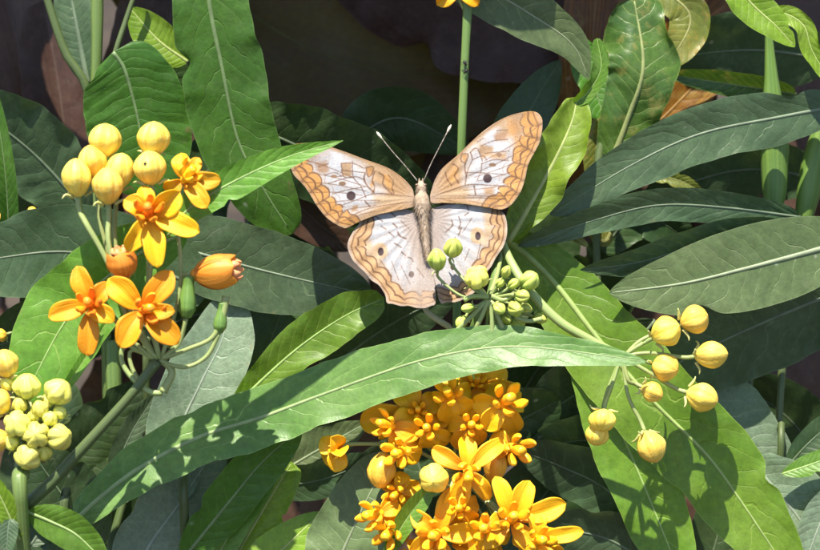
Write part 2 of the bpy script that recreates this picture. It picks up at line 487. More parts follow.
M['hoody'] = plain_mat('golden_hood', (0.86, 0.40, 0.006), (0.92, 0.52, 0.020), rough=0.45, scale=400, bump=0.3, sss=0.1)
M['hoodw'] = plain_mat('wilting_hood', (0.68, 0.28, 0.10), (0.74, 0.34, 0.14), rough=0.5, scale=400)
M['sepal'] = plain_mat('pale_sepal', (0.50, 0.52, 0.16), (0.60, 0.58, 0.24), rough=0.5, trans=0.15)
M['black'] = plain_mat('black_insect', (0.012, 0.011, 0.010), (0.03, 0.027, 0.024), rough=0.35)

# ------------------------------------------------------------------ flower parts
def bud(plant, x, y, z, w, h, axis, mat='bud', foot=None, ped_r=2.4, sepals=3, via=None, ribs=0.05):
    if mat == 'budsmall':
        ribs, h = 0.24, h * random.uniform(1.05, 1.3)
    elif mat == 'budgreen':
        ribs = 0.2
    """axis: photo direction from the stalk end to the tip; foot = where its pedicel starts"""
    ax = V(*axis).normalized()
    c = P(x, y, z)
    a = ax.orthogonal().normalized()
    b = ax.cross(a)
    rot0 = random.random() * 6.28
    nu, nv = 22, 40
    verts, uvs = [], []
    asx = 1 + random.uniform(-0.09, 0.09)
    pnt = random.uniform(0.0, 0.5)
    for i in range(nu):
        t = i / (nu - 1)
        r = (math.sin(math.pi * min(1, max(0, t)) ** 0.86) ** 0.62) * w / 2 * S
        r *= 1 - pnt * max(0, 0.42 - t) * 1.1
        if i in (0, nu - 1):
            r = 0.02 * w * S
        zz = (0.5 - t) * h * S          # t = 0 tip, t = 1 stalk end
        for j in range(nv):
            th = 2 * math.pi * j / nv
            ph = (th * 5 / (2 * math.pi) + 0.16 * t) % 1
            groove = math.exp(-((ph - 0.5) / 0.10) ** 2)
            rr = r * (1 + 0.035 * math.cos((ph - 0.0) * 2 * math.pi) - ribs * groove * (0.35 + 0.65 * math.sin(math.pi * t)))
            rr *= 1 + (0.10 if mat != 'bud' else 0.06) * noise.noise((rot0 * 9 + zz / (9 * S), th, rot0))
            verts.append(c + ax * zz + (a * math.cos(th + rot0) * asx + b * math.sin(th + rot0)) * rr)
            uvs.append((t, j / nv))
    o = mesh_obj('bud', verts, grid_faces(nu, nv, True), M[mat], plant, uvs)
    end = c - ax * (h * 0.47 * S)
    if foot is not None:
        e2 = end - ax * (h * 0.35 * S)
        mids = [P(*q) for q in (via or [])]
        tube('pedicel', [P(*foot)] + mids + [e2, end + ax * 0.5 * S], [ped_r * 0.9, ped_r * 0.85, ped_r], M['stem_lt'], o, n=20, sides=8, world=True)
    for k in range(sepals):
        th = 2 * math.pi * (k + random.random() * 0.5) / max(1, sepals) + rot0
        rad = a * math.cos(th) + b * math.sin(th)
        s0 = end + rad * (0.20 * w * S)
        s1 = end + rad * (0.47 * w * S) + ax * (0.10 * h * S)
        s2 = end + rad * (0.62 * w * S) + ax * (random.uniform(-0.02, 0.14) * h * S)
        tube('sepal', [s0, s1, s2], [w * 0.055, w * 0.05, w * 0.02], M['sepal'], o, n=8, sides=6, world=True)
    return o

def petal(parent, a, b, w, mat, bulge=6.0, cup=0.35, p=0.56, k=1.2, name='petal', twist=0.0, dip=0.0):
    """from a to b (photo points); bulge arches it toward the lens, cup hollows it"""
    A, B = P(*a), P(*b)
    d = B - A
    mid = (A + B) / 2
    view = (CAM - mid).normalized()
    dn = d.normalized()
    nrm = (view - dn * view.dot(dn)).normalized()
    sidev = dn.cross(nrm).normalized()
    ca, sa = math.cos(twist), math.sin(twist)
    nrm, sidev = nrm * ca + sidev * sa, sidev * ca - nrm * sa
    nu, nv = 18, 11
    ph = random.random() * 9
    verts, uvs = [], []
    for i in range(nu):
        u = i / (nu - 1)
        ww = max(0.14 * w * (1 - u) ** 0.5, w * beta(u, p, k)) * S
        if i == nu - 1:
            ww = 0.02 * w * S
        arch = math.sin(math.pi * u) * bulge * S - dip * u * u * S
        for j in range(nv):
            v = -1 + 2 * j / (nv - 1)
            off = (cup * v * v * ww) + 0.10 * ww * math.sin(ph + u * 6 + 3 * v) * u - 0.12 * ww * math.exp(-(v / 0.18) ** 2)
            lat = v * ww * (1 + 0.10 * math.sin(ph * 3 + u * 9 + (2 if v > 0 else 0)) * u) + 0.10 * w * S * math.sin(ph + u * 2.2) * u
            verts.append(A + d * u + nrm * (arch + off) + sidev * lat)
            uvs.append((1 - u, (v + 1) / 2))
    o = mesh_obj(name, verts, grid_faces(nu, nv), M[mat], parent, uvs)
    md = o.modifiers.new('thickness', 'SOLIDIFY')
    md.thickness = 0.7 * S
    md.offset = -1
    return o

def hood_mesh(parent, base, up, out, L, w, mat):
    """one scoop shaped hood of the corona: rises along up and leans out"""
    side = up.cross(out).normalized()
    nu, nv = 12, 12
    verts, uvs = [], []
    for i in range(nu):
        t = i / (nu - 1)
        r = w * S * (0.30 + 0.80 * math.sin(math.pi * t ** 0.72) ** 0.9) * (1 - 0.55 * max(0, t - 0.5)) * (1 if t < 0.97 else 0.12)
        if i == 0:
            r = w * S * 0.3
        cen = base + up * (L * t * S) + out * (L * 0.30 * math.sin(t * 2.3) * S)
        for j in range(nv):
            th = 2 * math.pi * j / nv
            fl = 0.62 if math.cos(th) < 0 else 1.0     # flatter on the inner face
            verts.append(cen + out * (math.cos(th) * r * 0.8 * fl) + side * (math.sin(th) * r))
            uvs.append((t, j / nv))
    f = grid_faces(nu, nv, True) + [tuple((nu - 1) * nv + j for j in range(nv))]
    return mesh_obj('hood', verts, f, M[mat], parent, uvs)

def corona(fl, c, axis, size, mat='hood', roll=None, open_=1.0):
    ax = axis.normalized()
    a = ax.orthogonal().normalized()
    b = ax.cross(a)
    roll = random.random() * 6.28 if roll is None else roll
    for k in range(5):
        th = roll + k * 2 * math.pi / 5
        out = a * math.cos(th) + b * math.sin(th)
        q = c + ax * (size * 0.30 * S) + out * (size * 0.22 * S)
        hood_mesh(fl, q, (ax + out * 0.25 * open_).normalized(), out, size * random.uniform(0.56, 0.74), size * random.uniform(0.14, 0.18), mat)

def column(plant, c, axis, size, mat='hood'):
    """the flower's own mesh: the short column in its middle on its green receptacle"""
    ax = axis.normalized()
    pts = [c - ax * (size * 0.22 * S), c, c + ax * (size * 0.4 * S), c + ax * (size * 0.78 * S), c + ax * (size * 0.92 * S)]
    return tube('flower', pts, [size * 0.10, size * 0.20, size * 0.17, size * 0.20, size * 0.16], M[mat], plant, n=16, sides=12, world=True)

def flower(plant, cx, cy, cz, axis, size, tips, mat='petal', hood='hood', foot=None, via=None, w=None, bulge=5, ped_r=2.2):
    """tips: petal tips (x, y, z offset[, half width])"""
    ax = V(*axis).normalized()
    c = P(cx, cy, cz)
    f = column(plant, c, ax, size, hood)
    corona(f, c, ax, size, hood)
    for t in tips:
        ww = t[3] if len(t) > 3 else (w or 9.5)
        petal(f, (cx + (t[0] - cx) * 0.05, cy + (t[1] - cy) * 0.05, cz + 1), (t[0], t[1], cz + t[2]), ww, mat, bulge=bulge,
              cup=random.uniform(0.2, 0.45), p=random.uniform(0.52, 0.62), twist=random.uniform(-0.25, 0.25))
    if foot is not None:
        tube('pedicel', [P(*foot)] + [P(*q) for q in (via or [])] + [c - ax * (size * 0.9 * S), c - ax * (size * 0.15 * S)],
             [ped_r, ped_r * 0.9, ped_r], M['stem_lt'], f, n=20, sides=8, world=True)
    return f

def auto_flower(plant, cx, cy, cz, axis, size, L, mat='petaly', hood='hoody', foot=None, reflex=0.45, w=8.5, skip=(), roll=None):
    """five petals laid round the axis, bent back from it"""
    ax = V(*axis).normalized()
    a = ax.orthogonal().normalized(); b = ax.cross(a)
    roll = random.random() * 6.28 if roll is None else roll
    c = P(cx, cy, cz)
    f = column(plant, c, ax, size, hood)
    corona(f, c, ax, size, hood, roll=roll + 0.6)
    for k in range(5):
        if k in skip:
            continue
        th = roll + k * 2 * math.pi / 5
        out = a * math.cos(th) + b * math.sin(th)
        d = (out * math.cos(reflex) - ax * math.sin(reflex)) * random.uniform(0.88, 1.1)
        loc = Vector((d.dot(R_), -d.dot(U_), d.dot(F_))) * L
        petal(f, (cx, cy, cz), (cx + loc.x, cy + loc.y, cz + loc.z), w, mat, bulge=3.5, cup=random.uniform(0.2, 0.45),
              twist=random.uniform(-0.3, 0.3))
    if foot is not None:
        tube('pedicel', [P(*foot), c - ax * (size * 1.0 * S), c - ax * (size * 0.15 * S)], [2.2, 1.9, 2.2], M['stem_lt'], f, n=16, sides=8, world=True)
    return f

def spent_flower(plant, cx, cy, cz, axis, L, w, foot, via=None):
    """a closing flower: petals wrapped round the corona, hoods peeping out at the end"""
    ax = V(*axis).normalized()
    c = P(cx, cy, cz)
    a = ax.orthogonal().normalized(); b = ax.cross(a)
    f = tube('spent_flower', [c - ax * (L * 0.5 * S), c - ax * (L * 0.2 * S), c + ax * (L * 0.2 * S), c + ax * (L * 0.36 * S)], [w * 0.14, w * 0.36, w * 0.34, w * 0.16],
             M['petalw'], plant, n=18, sides=16, world=True)
    for k in range(5):
        th = k * 2 * math.pi / 5 + 0.5
        out = a * math.cos(th) + b * math.sin(th)
        side = ax.cross(out).normalized()
        verts, uvs = [], []
        nu, nv = 16, 11
        flare = random.uniform(0.0, 0.35)
        for i in range(nu):
            u = i / (nu - 1)
            rad = w * (0.10 + 0.42 * math.sin(math.pi * min(1, u * 0.78 + 0.05)) + flare * max(0, u - 0.75) * 1.6) * S
            ww = w * 0.42 * beta(u, 0.5, 0.9) * S if 0 < i < nu - 1 else 0.03 * w * S
            for j in range(nv):
                v = -1 + 2 * j / (nv - 1)
                q = c + ax * ((-0.45 + 0.86 * u) * L * S) + out * (rad - 0.30 * abs(v) ** 2 * ww * 1.6) + side * (v * ww)
                verts.append(q); uvs.append((1 - u, (v + 1) / 2))
        mesh_obj('petal', verts, grid_faces(nu, nv), M['petalw'], f, uvs)
    for k in range(5):
        th = k * 2 * math.pi / 5
        out = a * math.cos(th) + b * math.sin(th)
        hood_mesh(f, c + ax * (L * 0.26 * S) + out * (w * 0.12 * S), ax, out, L * 0.24, w * 0.13, 'hoodw')
    tube('pedicel', [P(*foot)] + [P(*q) for q in (via or [])] + [c - ax * (L * 0.7 * S), c - ax * (L * 0.46 * S)], [2.2, 2.2, 2.8], M['stem_lt'], f, n=20, sides=8, world=True)
    return f

def soil(x, y):
    return Vector((x, y, 0))

MILK = 'milkweed plants growing together in the bed'
PUR = 'dark leaved plants behind the milkweed'

# ------------------------------------------------------------------ the setting: soil
sm, nt, out = new_mat('dark_soil')
tc = N(nt, 'ShaderNodeTexCoord')
n1 = N(nt, 'ShaderNodeTexNoise', i_Scale=40.0, i_Detail=8.0)
nt.links.new(tc.outputs['Object'], n1.inputs['Vector'])
pr = N(nt, 'ShaderNodeBsdfPrincipled', i_Roughness=0.95)
nt.links.new(mixc(nt, ramp(nt, n1.outputs[0], 0.35, 0.7), (0.022, 0.015, 0.010), (0.060, 0.042, 0.028)), pr.inputs['Base Color'])
bp = N(nt, 'ShaderNodeBump', i_Strength=0.8, i_Distance=0.02)
nt.links.new(n1.outputs[0], bp.inputs['Height']); nt.links.new(bp.outputs[0], pr.inputs['Normal'])
nt.links.new(pr.outputs[0], out.inputs[0])
n = 90
xs = np.sign(np.linspace(-1, 1, n)) * np.abs(np.linspace(-1, 1, n)) ** 3 * 60
ys = np.sign(np.linspace(-1, 1, n)) * np.abs(np.linspace(-1, 1, n)) ** 3 * 60 + 0.2
gv = [(x, y, 0.012 * noise.noise((x * 9, y * 9, 0)) + 0.006 * noise.noise((x * 40, y * 40, 2)) - 0.012) for x in xs for y in ys]
ground = mesh_obj('soil', gv, grid_faces(n, n), sm)
ground['kind'] = 'structure'

# ------------------------------------------------------------------ plants
def plant(label, x, z, name='milkweed_plant', cat='plant', group=MILK, dx=0.0, dy=0.0):
    q = P(x, 550, z)
    return thing(name, label, cat, (q.x + dx, q.y + dy, 0), group)

def pet(lf, a, b, r=2.0, mat='stem_lt'):
    tube('petiole', [a, b], r, M[mat], lf, n=10, sides=7)

# --- left flowering milkweed: bud cluster, open flowers, yellow-green buds below
A = plant('milkweed with orange star flowers above round yellow buds, left of the butterfly', 24, -100)
stem_to_ground(A, 24, 552, -100, 8.5, M['stem'], top=[(23, 448, -104), (22, 480, -102)])
tube('flower_stalk', [(26, 505, -101), (50, 484, -104), (90, 440, -108), (130, 396, -110), (157, 361, -110)], [6.2, 5.6, 5.0, 4.6, 5.2], M['stem_dk'], A, n=30)
NA = (158, 359, -110)
foot = lambda dx=0, dy=0: (NA[0] + dx, NA[1] + dy, NA[2] + random.uniform(-1, 2))
bud(A, 105, 141, -104, 31, 34, (0.06, -1, -0.1), 'bud', foot(-2), via=[(128, 300, -108), (112, 230, -105)])
bud(A, 92, 162, -110, 29, 33, (-0.15, -1, -0.15), 'bud', foot(-2), via=[(124, 300, -110), (102, 230, -109)], sepals=2)
bud(A, 120, 172, -112, 26, 37, (0.15, -1, -0.2), 'bud', foot(-1), via=[(128, 310, -112), (115, 240, -112)], sepals=2)
bud(A, 77, 178, -120, 30, 38, (-0.05, -1, -0.2), 'bud', foot(-4), via=[(128, 306, -116), (104, 255, -118), (87, 225, -119)], ped_r=3.0)
bud(A, 108, 186, -126, 30, 37, (0.0, -1, -0.25), 'bud', foot(-2), via=[(124, 310, -118), (109, 245, -123)], ped_r=2.7)
bud(A, 153.5, 139, -112, 31, 34, (0.05, -1, -0.1), 'bud', foot(2), via=[(150, 310, -108), (152, 230, -108)])
bud(A, 150, 168, -120, 30, 34, (-0.08, -1, -0.2), 'bud', foot(1), via=[(148, 310, -110), (150, 240, -112)], sepals=2)
flower(A, 184, 180, -118, (0.5, -0.55, -0.65), 22, [(164, 190, 4, 8), (181, 153, 6, 9), (200, 158, 0, 7), (221, 181, -2, 9), (207, 208, -12, 9)], 'petaly', 'hoody', foot(4, -2), via=[(180, 290, -106), (178, 230, -108)])
flower(A, 149, 216, -128, (0.05, -0.4, -0.9), 25, [(124, 200, -3, 10), (143, 186, 6, 8), (180, 192, -5, 12), (200, 231, -6, 11), (157, 268, -10, 11), (126, 251, -4, 10)], 'petaly', 'hood', foot(1), via=[(150, 300, -112), (152, 250, -116)])
flower(A, 91, 306, -124, (-0.05, -0.25, -0.95), 23, [(77, 266, 0, 10), (48, 316, -4, 10), (87, 356, -7, 10), (114, 322, -6, 9), (112, 284, 3, 9)], 'petal', 'hood', foot(-4), via=[(132, 340, -112), (112, 318, -114)])
flower(A, 143, 310, -127, (0.45, -0.1, -0.88), 24, [(108, 279, -3, 12), (172, 271, 0, 12), (119, 347, -8, 12), (177, 345, -6, 12), (175, 312, -12, 8)], 'petal', 'hood', foot(-1), via=[(146, 345, -114)])
spent_flower(A, 122, 263, -117, (-0.15, -0.85, -0.4), 34, 29, foot(-2), via=[(138, 330, -108), (128, 300, -110)])
spent_flower(A, 217, 272, -113, (0.96, -0.12, -0.2), 50, 33, foot(6), via=[(182, 335, -106), (186, 295, -107)])
# swollen green pods where flowers have dropped
def young_pod(pl, a, b, r, foot_, via, mat='pod', label=None):
    A_, B_ = Vector(a), Vector(b)
    pts = [A_.lerp(B_, t) for t in (0, 0.25, 0.5, 0.75, 0.9, 1)]
    o = tube('young_pod', [tuple(q) for q in pts], [r * 0.5, r, r * 0.98, r * 0.8, r * 0.62, r * 0.7], M[mat], pl, n=20, sides=12)
    tube('pedicel', [foot_] + via + [a], [2.2, 2.0, 2.4], M['stem_lt'], o, n=20, sides=8)
    return o
young_pod(A, (186, 318, -112), (189, 276, -112), 8.5, foot(4), [(178, 345, -110), (183, 330, -111)])
p2 = young_pod(A, (219, 333, -112), (223, 303, -112), 6.5, foot(5, 4), [(186, 367, -112), (207, 356, -112)])
tube('pedicel', [foot(4), (188, 349, -113), (212, 338, -113), (222, 318, -113), (226, 296, -112)], [2.3, 2.2, 2.2, 3.6, 4.2], M['stem_lt'], p2, n=24, sides=8)
tube('pedicel', [foot(-4), (126, 345, -104), (122, 362, -104), (134, 380, -106), (150, 392, -107), (162, 393, -108)], [2.4, 2.4, 2.4, 2.8, 3.0], M['stem_lt'], p2, n=24, sides=8)
tube('pedicel', [foot(-2), (132, 350, -103), (131, 365, -104), (141, 385, -106.5)], [2.0, 2.0, 2.2], M['stem_lt'], p2, n=18, sides=8)
tube('pedicel', [foot(2), (172, 372, -107), (163, 392, -108)], [3.2, 3.6, 4.2], M['stem_lt'], p2, n=18, sides=8)
# lower yellow-green umbel
NB = (26, 446, -104)
for (x, y, z, w, h, ax, mt) in [(5, 364, -112, 27, 29, (-0.2, -1, -0.3), 'bud'), (27, 387, -116, 27, 27, (0, -1, -0.5), 'budgreen'), (58, 392, -114, 27, 27, (0.6, -0.8, -0.4), 'budgreen'),
                               (-2, 402, -116, 27, 28, (-0.6, -0.7, -0.5), 'bud'), (17, 424, -124, 26, 25, (-0.2, -0.4, -0.9), 'budgreen'), (36, 435, -124, 25, 24, (0.1, -0.1, -1), 'budgreen'),
                               (59, 437, -119, 27, 25, (0.8, -0.2, -0.5), 'budgreen'), (28, 457, -121, 26, 25, (-0.1, 0.5, -0.8), 'budgreen'), (-3, 440, -116, 24, 26, (-0.8, 0.2, -0.4), 'bud')]:
    bud(A, x, y, z, w, h, ax, mt, NB, ped_r=2.2)
for (x, y, z, w) in [(40, 409, -116, 17), (50, 419, -117, 14), (20, 405, -116, 15), (44, 453, -114, 16), (12, 443, -116, 15), (60, 413, -113, 13), (33, 416, -114, 12), (48, 401, -110, 14), (8, 384, -108, 15)]:
    bud(A, x, y, z, w, w + 2, (random.uniform(-.6, .6), -0.7, -0.6), 'budgreen', NB, ped_r=1.7, sepals=3)
leaf(A, [(168, 236, -112), (190, 208, -114), (235, 181, -118), (288, 157, -122), (343, 140.5, -126)], 17.5, M['bright'], p=0.36, k=1.5, fold=0.25, wave=0.4, seed=3.1,
     label='bright green pointed leaf in front of the left wing')
leaf(A, [(188, 232, -62), (132, 258, -66), (70, 315, -72), (22, 402, -84)], 44, M['bright'], p=0.55, k=1.1, fold=0.15, tilt=-0.1, wave=0.7, seed=9.3)
leaf(A, [(62, 394, -92), (84, 360, -90), (109, 318, -86)], 6, M['bright'], p=0.4, k=0.8, fold=0.5, wave=0.2, seed=2)
leaf(A, [(28, 512, -104), (52, 522, -112), (78, 536, -118), (108, 566, -124)], 19, M['bright'], p=0.45, k=1.2, fold=0.15, tilt=0.3, seed=5)
leaf(A, [(22, 516, -112), (10, 520, -118), (6, 560, -122)], 10, M['slate'], fold=0.2, seed=6)
leaf(A, [(30, 545, -104), (50, 530, -96), (88, 580, -84)], 20, M['dark'], fold=0.2, seed=16)
leaf(A, [(20, 540, -112), (2, 500, -122), (-14, 470, -126)], 12, M['lime'], fold=0.2, seed=26)

for q, W_, sd0 in [([(60, 600, 200), (40, 480, 190), (70, 380, 190)], 40, 601), ([(150, 620, 180), (120, 500, 170), (90, 410, 165)], 34, 602)]:  # dark filler leaves, added to stand for the deep shade between the stems
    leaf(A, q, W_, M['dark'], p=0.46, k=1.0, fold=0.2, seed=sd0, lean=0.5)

# --- plant with the long leaf arching across the middle
B = plant('milkweed with one long leaf arching across the photo below the butterfly', 70, -10, dx=-0.004)
stem_to_ground(B, 66, 548, -6, 5, M['stem_dk'], top=[(72, 526, 0)])
leaf(B, [(70, 526, 2), (98, 500, 4), (140, 468, 6), (200, 437, 8), (260, 418, 2), (330, 392, -14), (420, 361, -36), (500, 347, -46), (570, 351, -52), (646, 362, -58)],
     30, M['soft'], p=0.40, k=1.05, fold=0.10, tilt=-0.35, wave=0.8, nu=110, seed=11.2, rib=1.2, label='long leaf arching from lower left to right, half in shade')
leaf(B, [(230, 412, 44), (262, 380, 42), (302, 345, 38), (345, 316, 34), (384, 298, 34)], 24, M['sunny'], p=0.62, k=1.05, fold=0.3, wave=1.2, seed=13, label='short bright leaf with a wavy edge under the left wing')
tube('stem', [(70, 530, 6), (150, 470, 40), (230, 412, 46)], [3, 2.6, 2.2], M['stem_dk'], B, n=20)

# --- pale leaves below left
Cp = plant('milkweed with pale blue green leaves low on the left, behind the long leaf', 185, 75)
stem_to_ground(Cp, 186, 556, 50, 6, M['stem_dk'], top=[(200, 400, 120), (184, 470, 56)])
leaf(Cp, [(186, 500, 60), (178, 440, 84), (200, 385, 84), (222, 340, 86), (232, 292, 94)], 38, M['pale'], p=0.55, k=1.1, fold=0.2, wave=0.4, seed=21, label='pale upright leaf behind the orange flowers')
leaf(Cp, [(122, 600, 70), (150, 545, 66), (182, 500, 64), (226, 432, 66)], 37, M['pale'], p=0.42, k=1.35, fold=0.15, wave=0.5, seed=22)
leaf(Cp, [(182, 560, 42), (232, 498, 34), (262, 462, 30), (300, 428, 26)], 25, M['mid'], p=0.5, k=1.0, fold=0.1, wave=0.6, seed=23, lean=0.6)
leaf(Cp, [(200, 590, 56), (238, 520, 52), (275, 472, 50)], 15, M['bright'], p=0.5, k=1.0, fold=0.3, seed=24)
leaf(Cp, [(228, 570, 66), (262, 512, 62), (292, 462, 62)], 23, M['lime'], p=0.6, k=0.8, fold=0.2, seed=25, wave=1.2)
leaf(Cp, [(225, 600, 42), (284, 548, 38), (322, 512, 38)], 24, M['lime'], p=0.46, k=1.35, fold=0.1, tilt=-0.3, seed=27)
leaf(Cp, [(110, 490, 96), (128, 440, 96), (158, 390, 96)], 13, M['slate'], fold=0.3, seed=28, lean=0.5)
leaf(Cp, [(50, 480, 110), (95, 432, 112), (150, 378, 116)], 27, M['dark'], fold=0.2, seed=29, lean=0.6)
leaf(Cp, [(104, 545, 60), (62, 494, 52), (22, 438, 44)], 38, M['dark'], p=0.46, k=1.35, fold=0.1, seed=30, lean=0.6)
leaf(Cp, [(100, 566, 90), (132, 520, 92), (170, 480, 96)], 30, M['dark'], p=0.46, k=1.35, fold=0.1, seed=34, lean=0.6)
tube('stem', [(108, 560, 74), (118, 520, 78), (130, 480, 84)], [5, 4.6, 4], M['stem_dk'], Cp, n=16)
tube('stem', [(116, 420, 130), (114, 380, 128), (113, 340, 126)], 8.5, M['stem'], Cp, n=16)

# --- lower middle: golden umbel
U = plant('milkweed with a crowded golden flower umbel at the bottom centre', 440, 30)
stem_to_ground(U, 446, 566, 26, 6, M['stem'], top=[(456, 474, 16), (452, 510, 20)])
NU = (455, 470, 14)
auto_flower(U, 451, 396, -24, (-0.2, -0.3, -0.9), 25, 30, foot=NU, reflex=0.75, w=11, roll=0.4)
auto_flower(U, 392, 426, -20, (-0.6, -0.2, -0.75), 24, 32, foot=NU, reflex=0.8, w=11, roll=1.0)
auto_flower(U, 402, 451, -26, (-0.3, 0.05, -0.9), 26, 24, foot=NU, reflex=0.9, w=9, roll=2.0)
auto_flower(U, 502, 404, -28, (0.3, -0.3, -0.9), 30, 34, foot=NU, reflex=0.6, w=11, roll=0.1)
auto_flower(U, 511, 447, -30, (0.4, 0.1, -0.9), 28, 26, foot=NU, reflex=0.9, w=9, roll=0.9)
flower(U, 468, 470, -42, (0.0, 0.3, -0.95), 27, [(432, 448, 10, 9), (464, 436, 12, 9), (505, 440, 12, 9), (449, 516, 4, 11), (490, 500, 8, 8)], 'petaly', 'hoody', NU)
flower(U, 418, 412, -8, (0, -0.3, -0.9), 16, [(360, 424, 6, 14), (400, 385, 4, 14), (440, 400, 4, 12), (455, 440, 2, 12), (398, 452, 4, 12)], 'petaly', 'hoody', NU)
flower(U, 476, 385, 0, (0.1, -0.5, -0.8), 16, [(440, 372, 6, 12), (508, 372, 2, 14), (520, 392, 2, 10), (480, 420, -4, 11)], 'petaly', 'hoody', NU)
auto_flower(U, 380, 514, -30, (-0.6, 0.0, -0.8), 27, 24, foot=NU, reflex=0.9, w=8)
auto_flower(U, 392, 530, -34, (-0.3, 0.2, -0.9), 26, 24, foot=NU, reflex=0.9, w=8)
flower(U, 437, 534, -44, (-0.2, 0.0, -0.95), 28, [(462, 484, 4, 11), (412, 512, 4, 9), (410, 552, 0, 9), (446, 575, -4, 10), (478, 530, 2, 10)], 'petaly', 'hoody', NU)
flower(U, 511, 520, -48, (0.1, -0.3, -0.95), 26, [(496, 476, 2, 9), (530, 481, 0, 11), (566, 503, -2, 11), (538, 556, -6, 10), (478, 548, -2, 10)], 'petaly', 'hoody', NU)
flower(U, 536, 540, -52, (0.3, -0.1, -0.95), 24, [(584, 532, -4, 8), (560, 574, -6, 10), (524, 582, -4, 9), (512, 540, 4, 8), (538, 508, 4, 9)], 'petaly', 'hoody', NU)
auto_flower(U, 487, 530, -56, (-0.2, -0.2, -0.95), 25, 28, foot=NU, reflex=0.8, w=9)
auto_flower(U, 460, 508, -46, (-0.1, -0.1, -0.95), 20, 26, foot=NU, reflex=0.8, w=8)
auto_flower(U, 428, 428, -18, (-0.1, -0.1, -0.95), 22, 28, foot=NU, reflex=0.7, w=9)
auto_flower(U, 470, 425, -24, (0.1, -0.1, -0.95), 20, 30, foot=NU, reflex=0.7, w=9)
auto_flower(U, 398, 492, -16, (-0.3, 0.2, -0.95), 20, 26, foot=NU, reflex=0.7, w=8)
auto_flower(U, 474, 556, -44, (-0.1, 0.3, -0.95), 22, 32, foot=NU, reflex=0.7, w=10)
auto_flower(U, 545, 548, -40, (0.4, 0.2, -0.9), 20, 28, foot=NU, reflex=0.7, w=9)
auto_flower(U, 418, 560, -40, (-0.2, 0.3, -0.9), 20, 28, foot=NU, reflex=0.8, w=9)
auto_flower(U, 340, 449, -8, (-0.8, 0.3, -0.5), 14, 22, 'petaly', foot=(392, 444, 2), reflex=-0.6, w=10)
bud(U, 434, 478, -50, 30, 35, (-0.05, 0.15, -0.9), 'bud', NU, sepals=3)
bud(U, 382, 470, -14, 28, 38, (-0.15, 0.95, -0.3), 'budgold', (398, 438, 0), sepals=2)
bud(U, 495, 466, -16, 24, 38, (0.1, -0.9, -0.3), 'budgold', NU, sepals=2)
leaf(U, [(384, 560, -36), (405, 522, -40), (431, 488, -44)], 11, M['bright'], p=0.6, k=1.0, fold=0.5, wave=0.5, seed=41)
leaf(U, [(322, 600, 20), (348, 540, 16), (372, 490, 14), (396, 452, 18)], 38, M['grey'], p=0.42, k=0.9, fold=0.1, tilt=-0.2, seed=42)
leaf(U, [(258, 486, 96), (320, 480, 92), (380, 456, 88)], 19, M['slate'], p=0.46, k=1.2, fold=0.2, seed=43, lean=0.5)
leaf(U, [(262, 484, 122), (308, 456, 118), (368, 422, 112)], 22, M['grey'], p=0.42, k=1.35, fold=0.2, seed=44)
leaf(U, [(332, 560, 74), (362, 500, 72), (400, 440, 68)], 30, M['slate'], p=0.5, k=1.0, fold=0.2, seed=45, lean=0.7)
leaf(U, [(420, 470, 90), (480, 440, 92), (560, 400, 96)], 36, M['dark'], p=0.5, k=1.0, fold=0.2, seed=46, lean=0.7)
leaf(U, [(430, 520, 70), (420, 470, 74), (400, 400, 84)], 26, M['dark'], p=0.5, k=1.0, fold=0.2, seed=47, lean=0.7)

# --- right flowering milkweed: yellow buds hanging over the big diagonal leaf
Cc = plant('milkweed with yellow buds fanned over a big diagonal leaf, right of the butterfly', 490, 20)
stem_to_ground(Cc, 492, 560, 24, 6, M['stem'], top=[(500, 226, 34), (498, 262, 6), (490, 300, -26), (470, 340, -4), (478, 420, 14)])
NC = (489, 298, -34)
tube('flower_stalk', [(500, 236, 22), (512, 264, -6), (530, 292, -22), (560, 322, -28), (590, 340, -28), (622, 357, -28)], [3.6, 4.6, 4.8, 4.6, 4.2], M['stem_lt'], Cc, n=30)
ND = (621, 357, -28)
for (x, y, z, w, h, ax, mt, via) in [(665.5, 331.5, -34, 31, 30, (0.8, -0.45, -0.35), 'bud', [(640, 345, -30)]), (694, 319.5, -28, 29, 30, (0.9, -0.35, -0.2), 'bud', [(640, 341, -26), (664, 330, -26)]),
                                     (711, 355, -34, 34, 29, (1, -0.1, -0.3), 'bud', [(650, 353, -30)]), (665, 367, -30, 29, 27, (0.7, 0.2, -0.6), 'bud', [(640, 360, -28)]),
                                     (652, 392, -36, 24, 22, (0.8, 0.4, -0.4), 'bud', [(628, 380, -32)]), (702, 397, -34, 33, 28, (0.95, 0.3, -0.3), 'bud', [(650, 373, -30)]),
                                     (602.5, 420, -36, 26, 23, (-0.2, 0.9, -0.5), 'bud', [(612, 385, -30)]), (597, 434, -26, 24, 24, (-0.25, 0.9, -0.2), 'bud', [(608, 390, -26)]),
                                     (651, 446.5, -40, 29, 34, (0.35, 0.9, -0.3), 'bud', [(628, 395, -32)])]:
    bud(Cc, x, y, z, (w if abs(ax[1]) > 0.7 else h), (h if abs(ax[1]) > 0.7 else w), ax, mt, (ND[0] + random.uniform(-2, 2), ND[1] + random.uniform(-2, 2), ND[2]), via=via, ped_r=2.3)
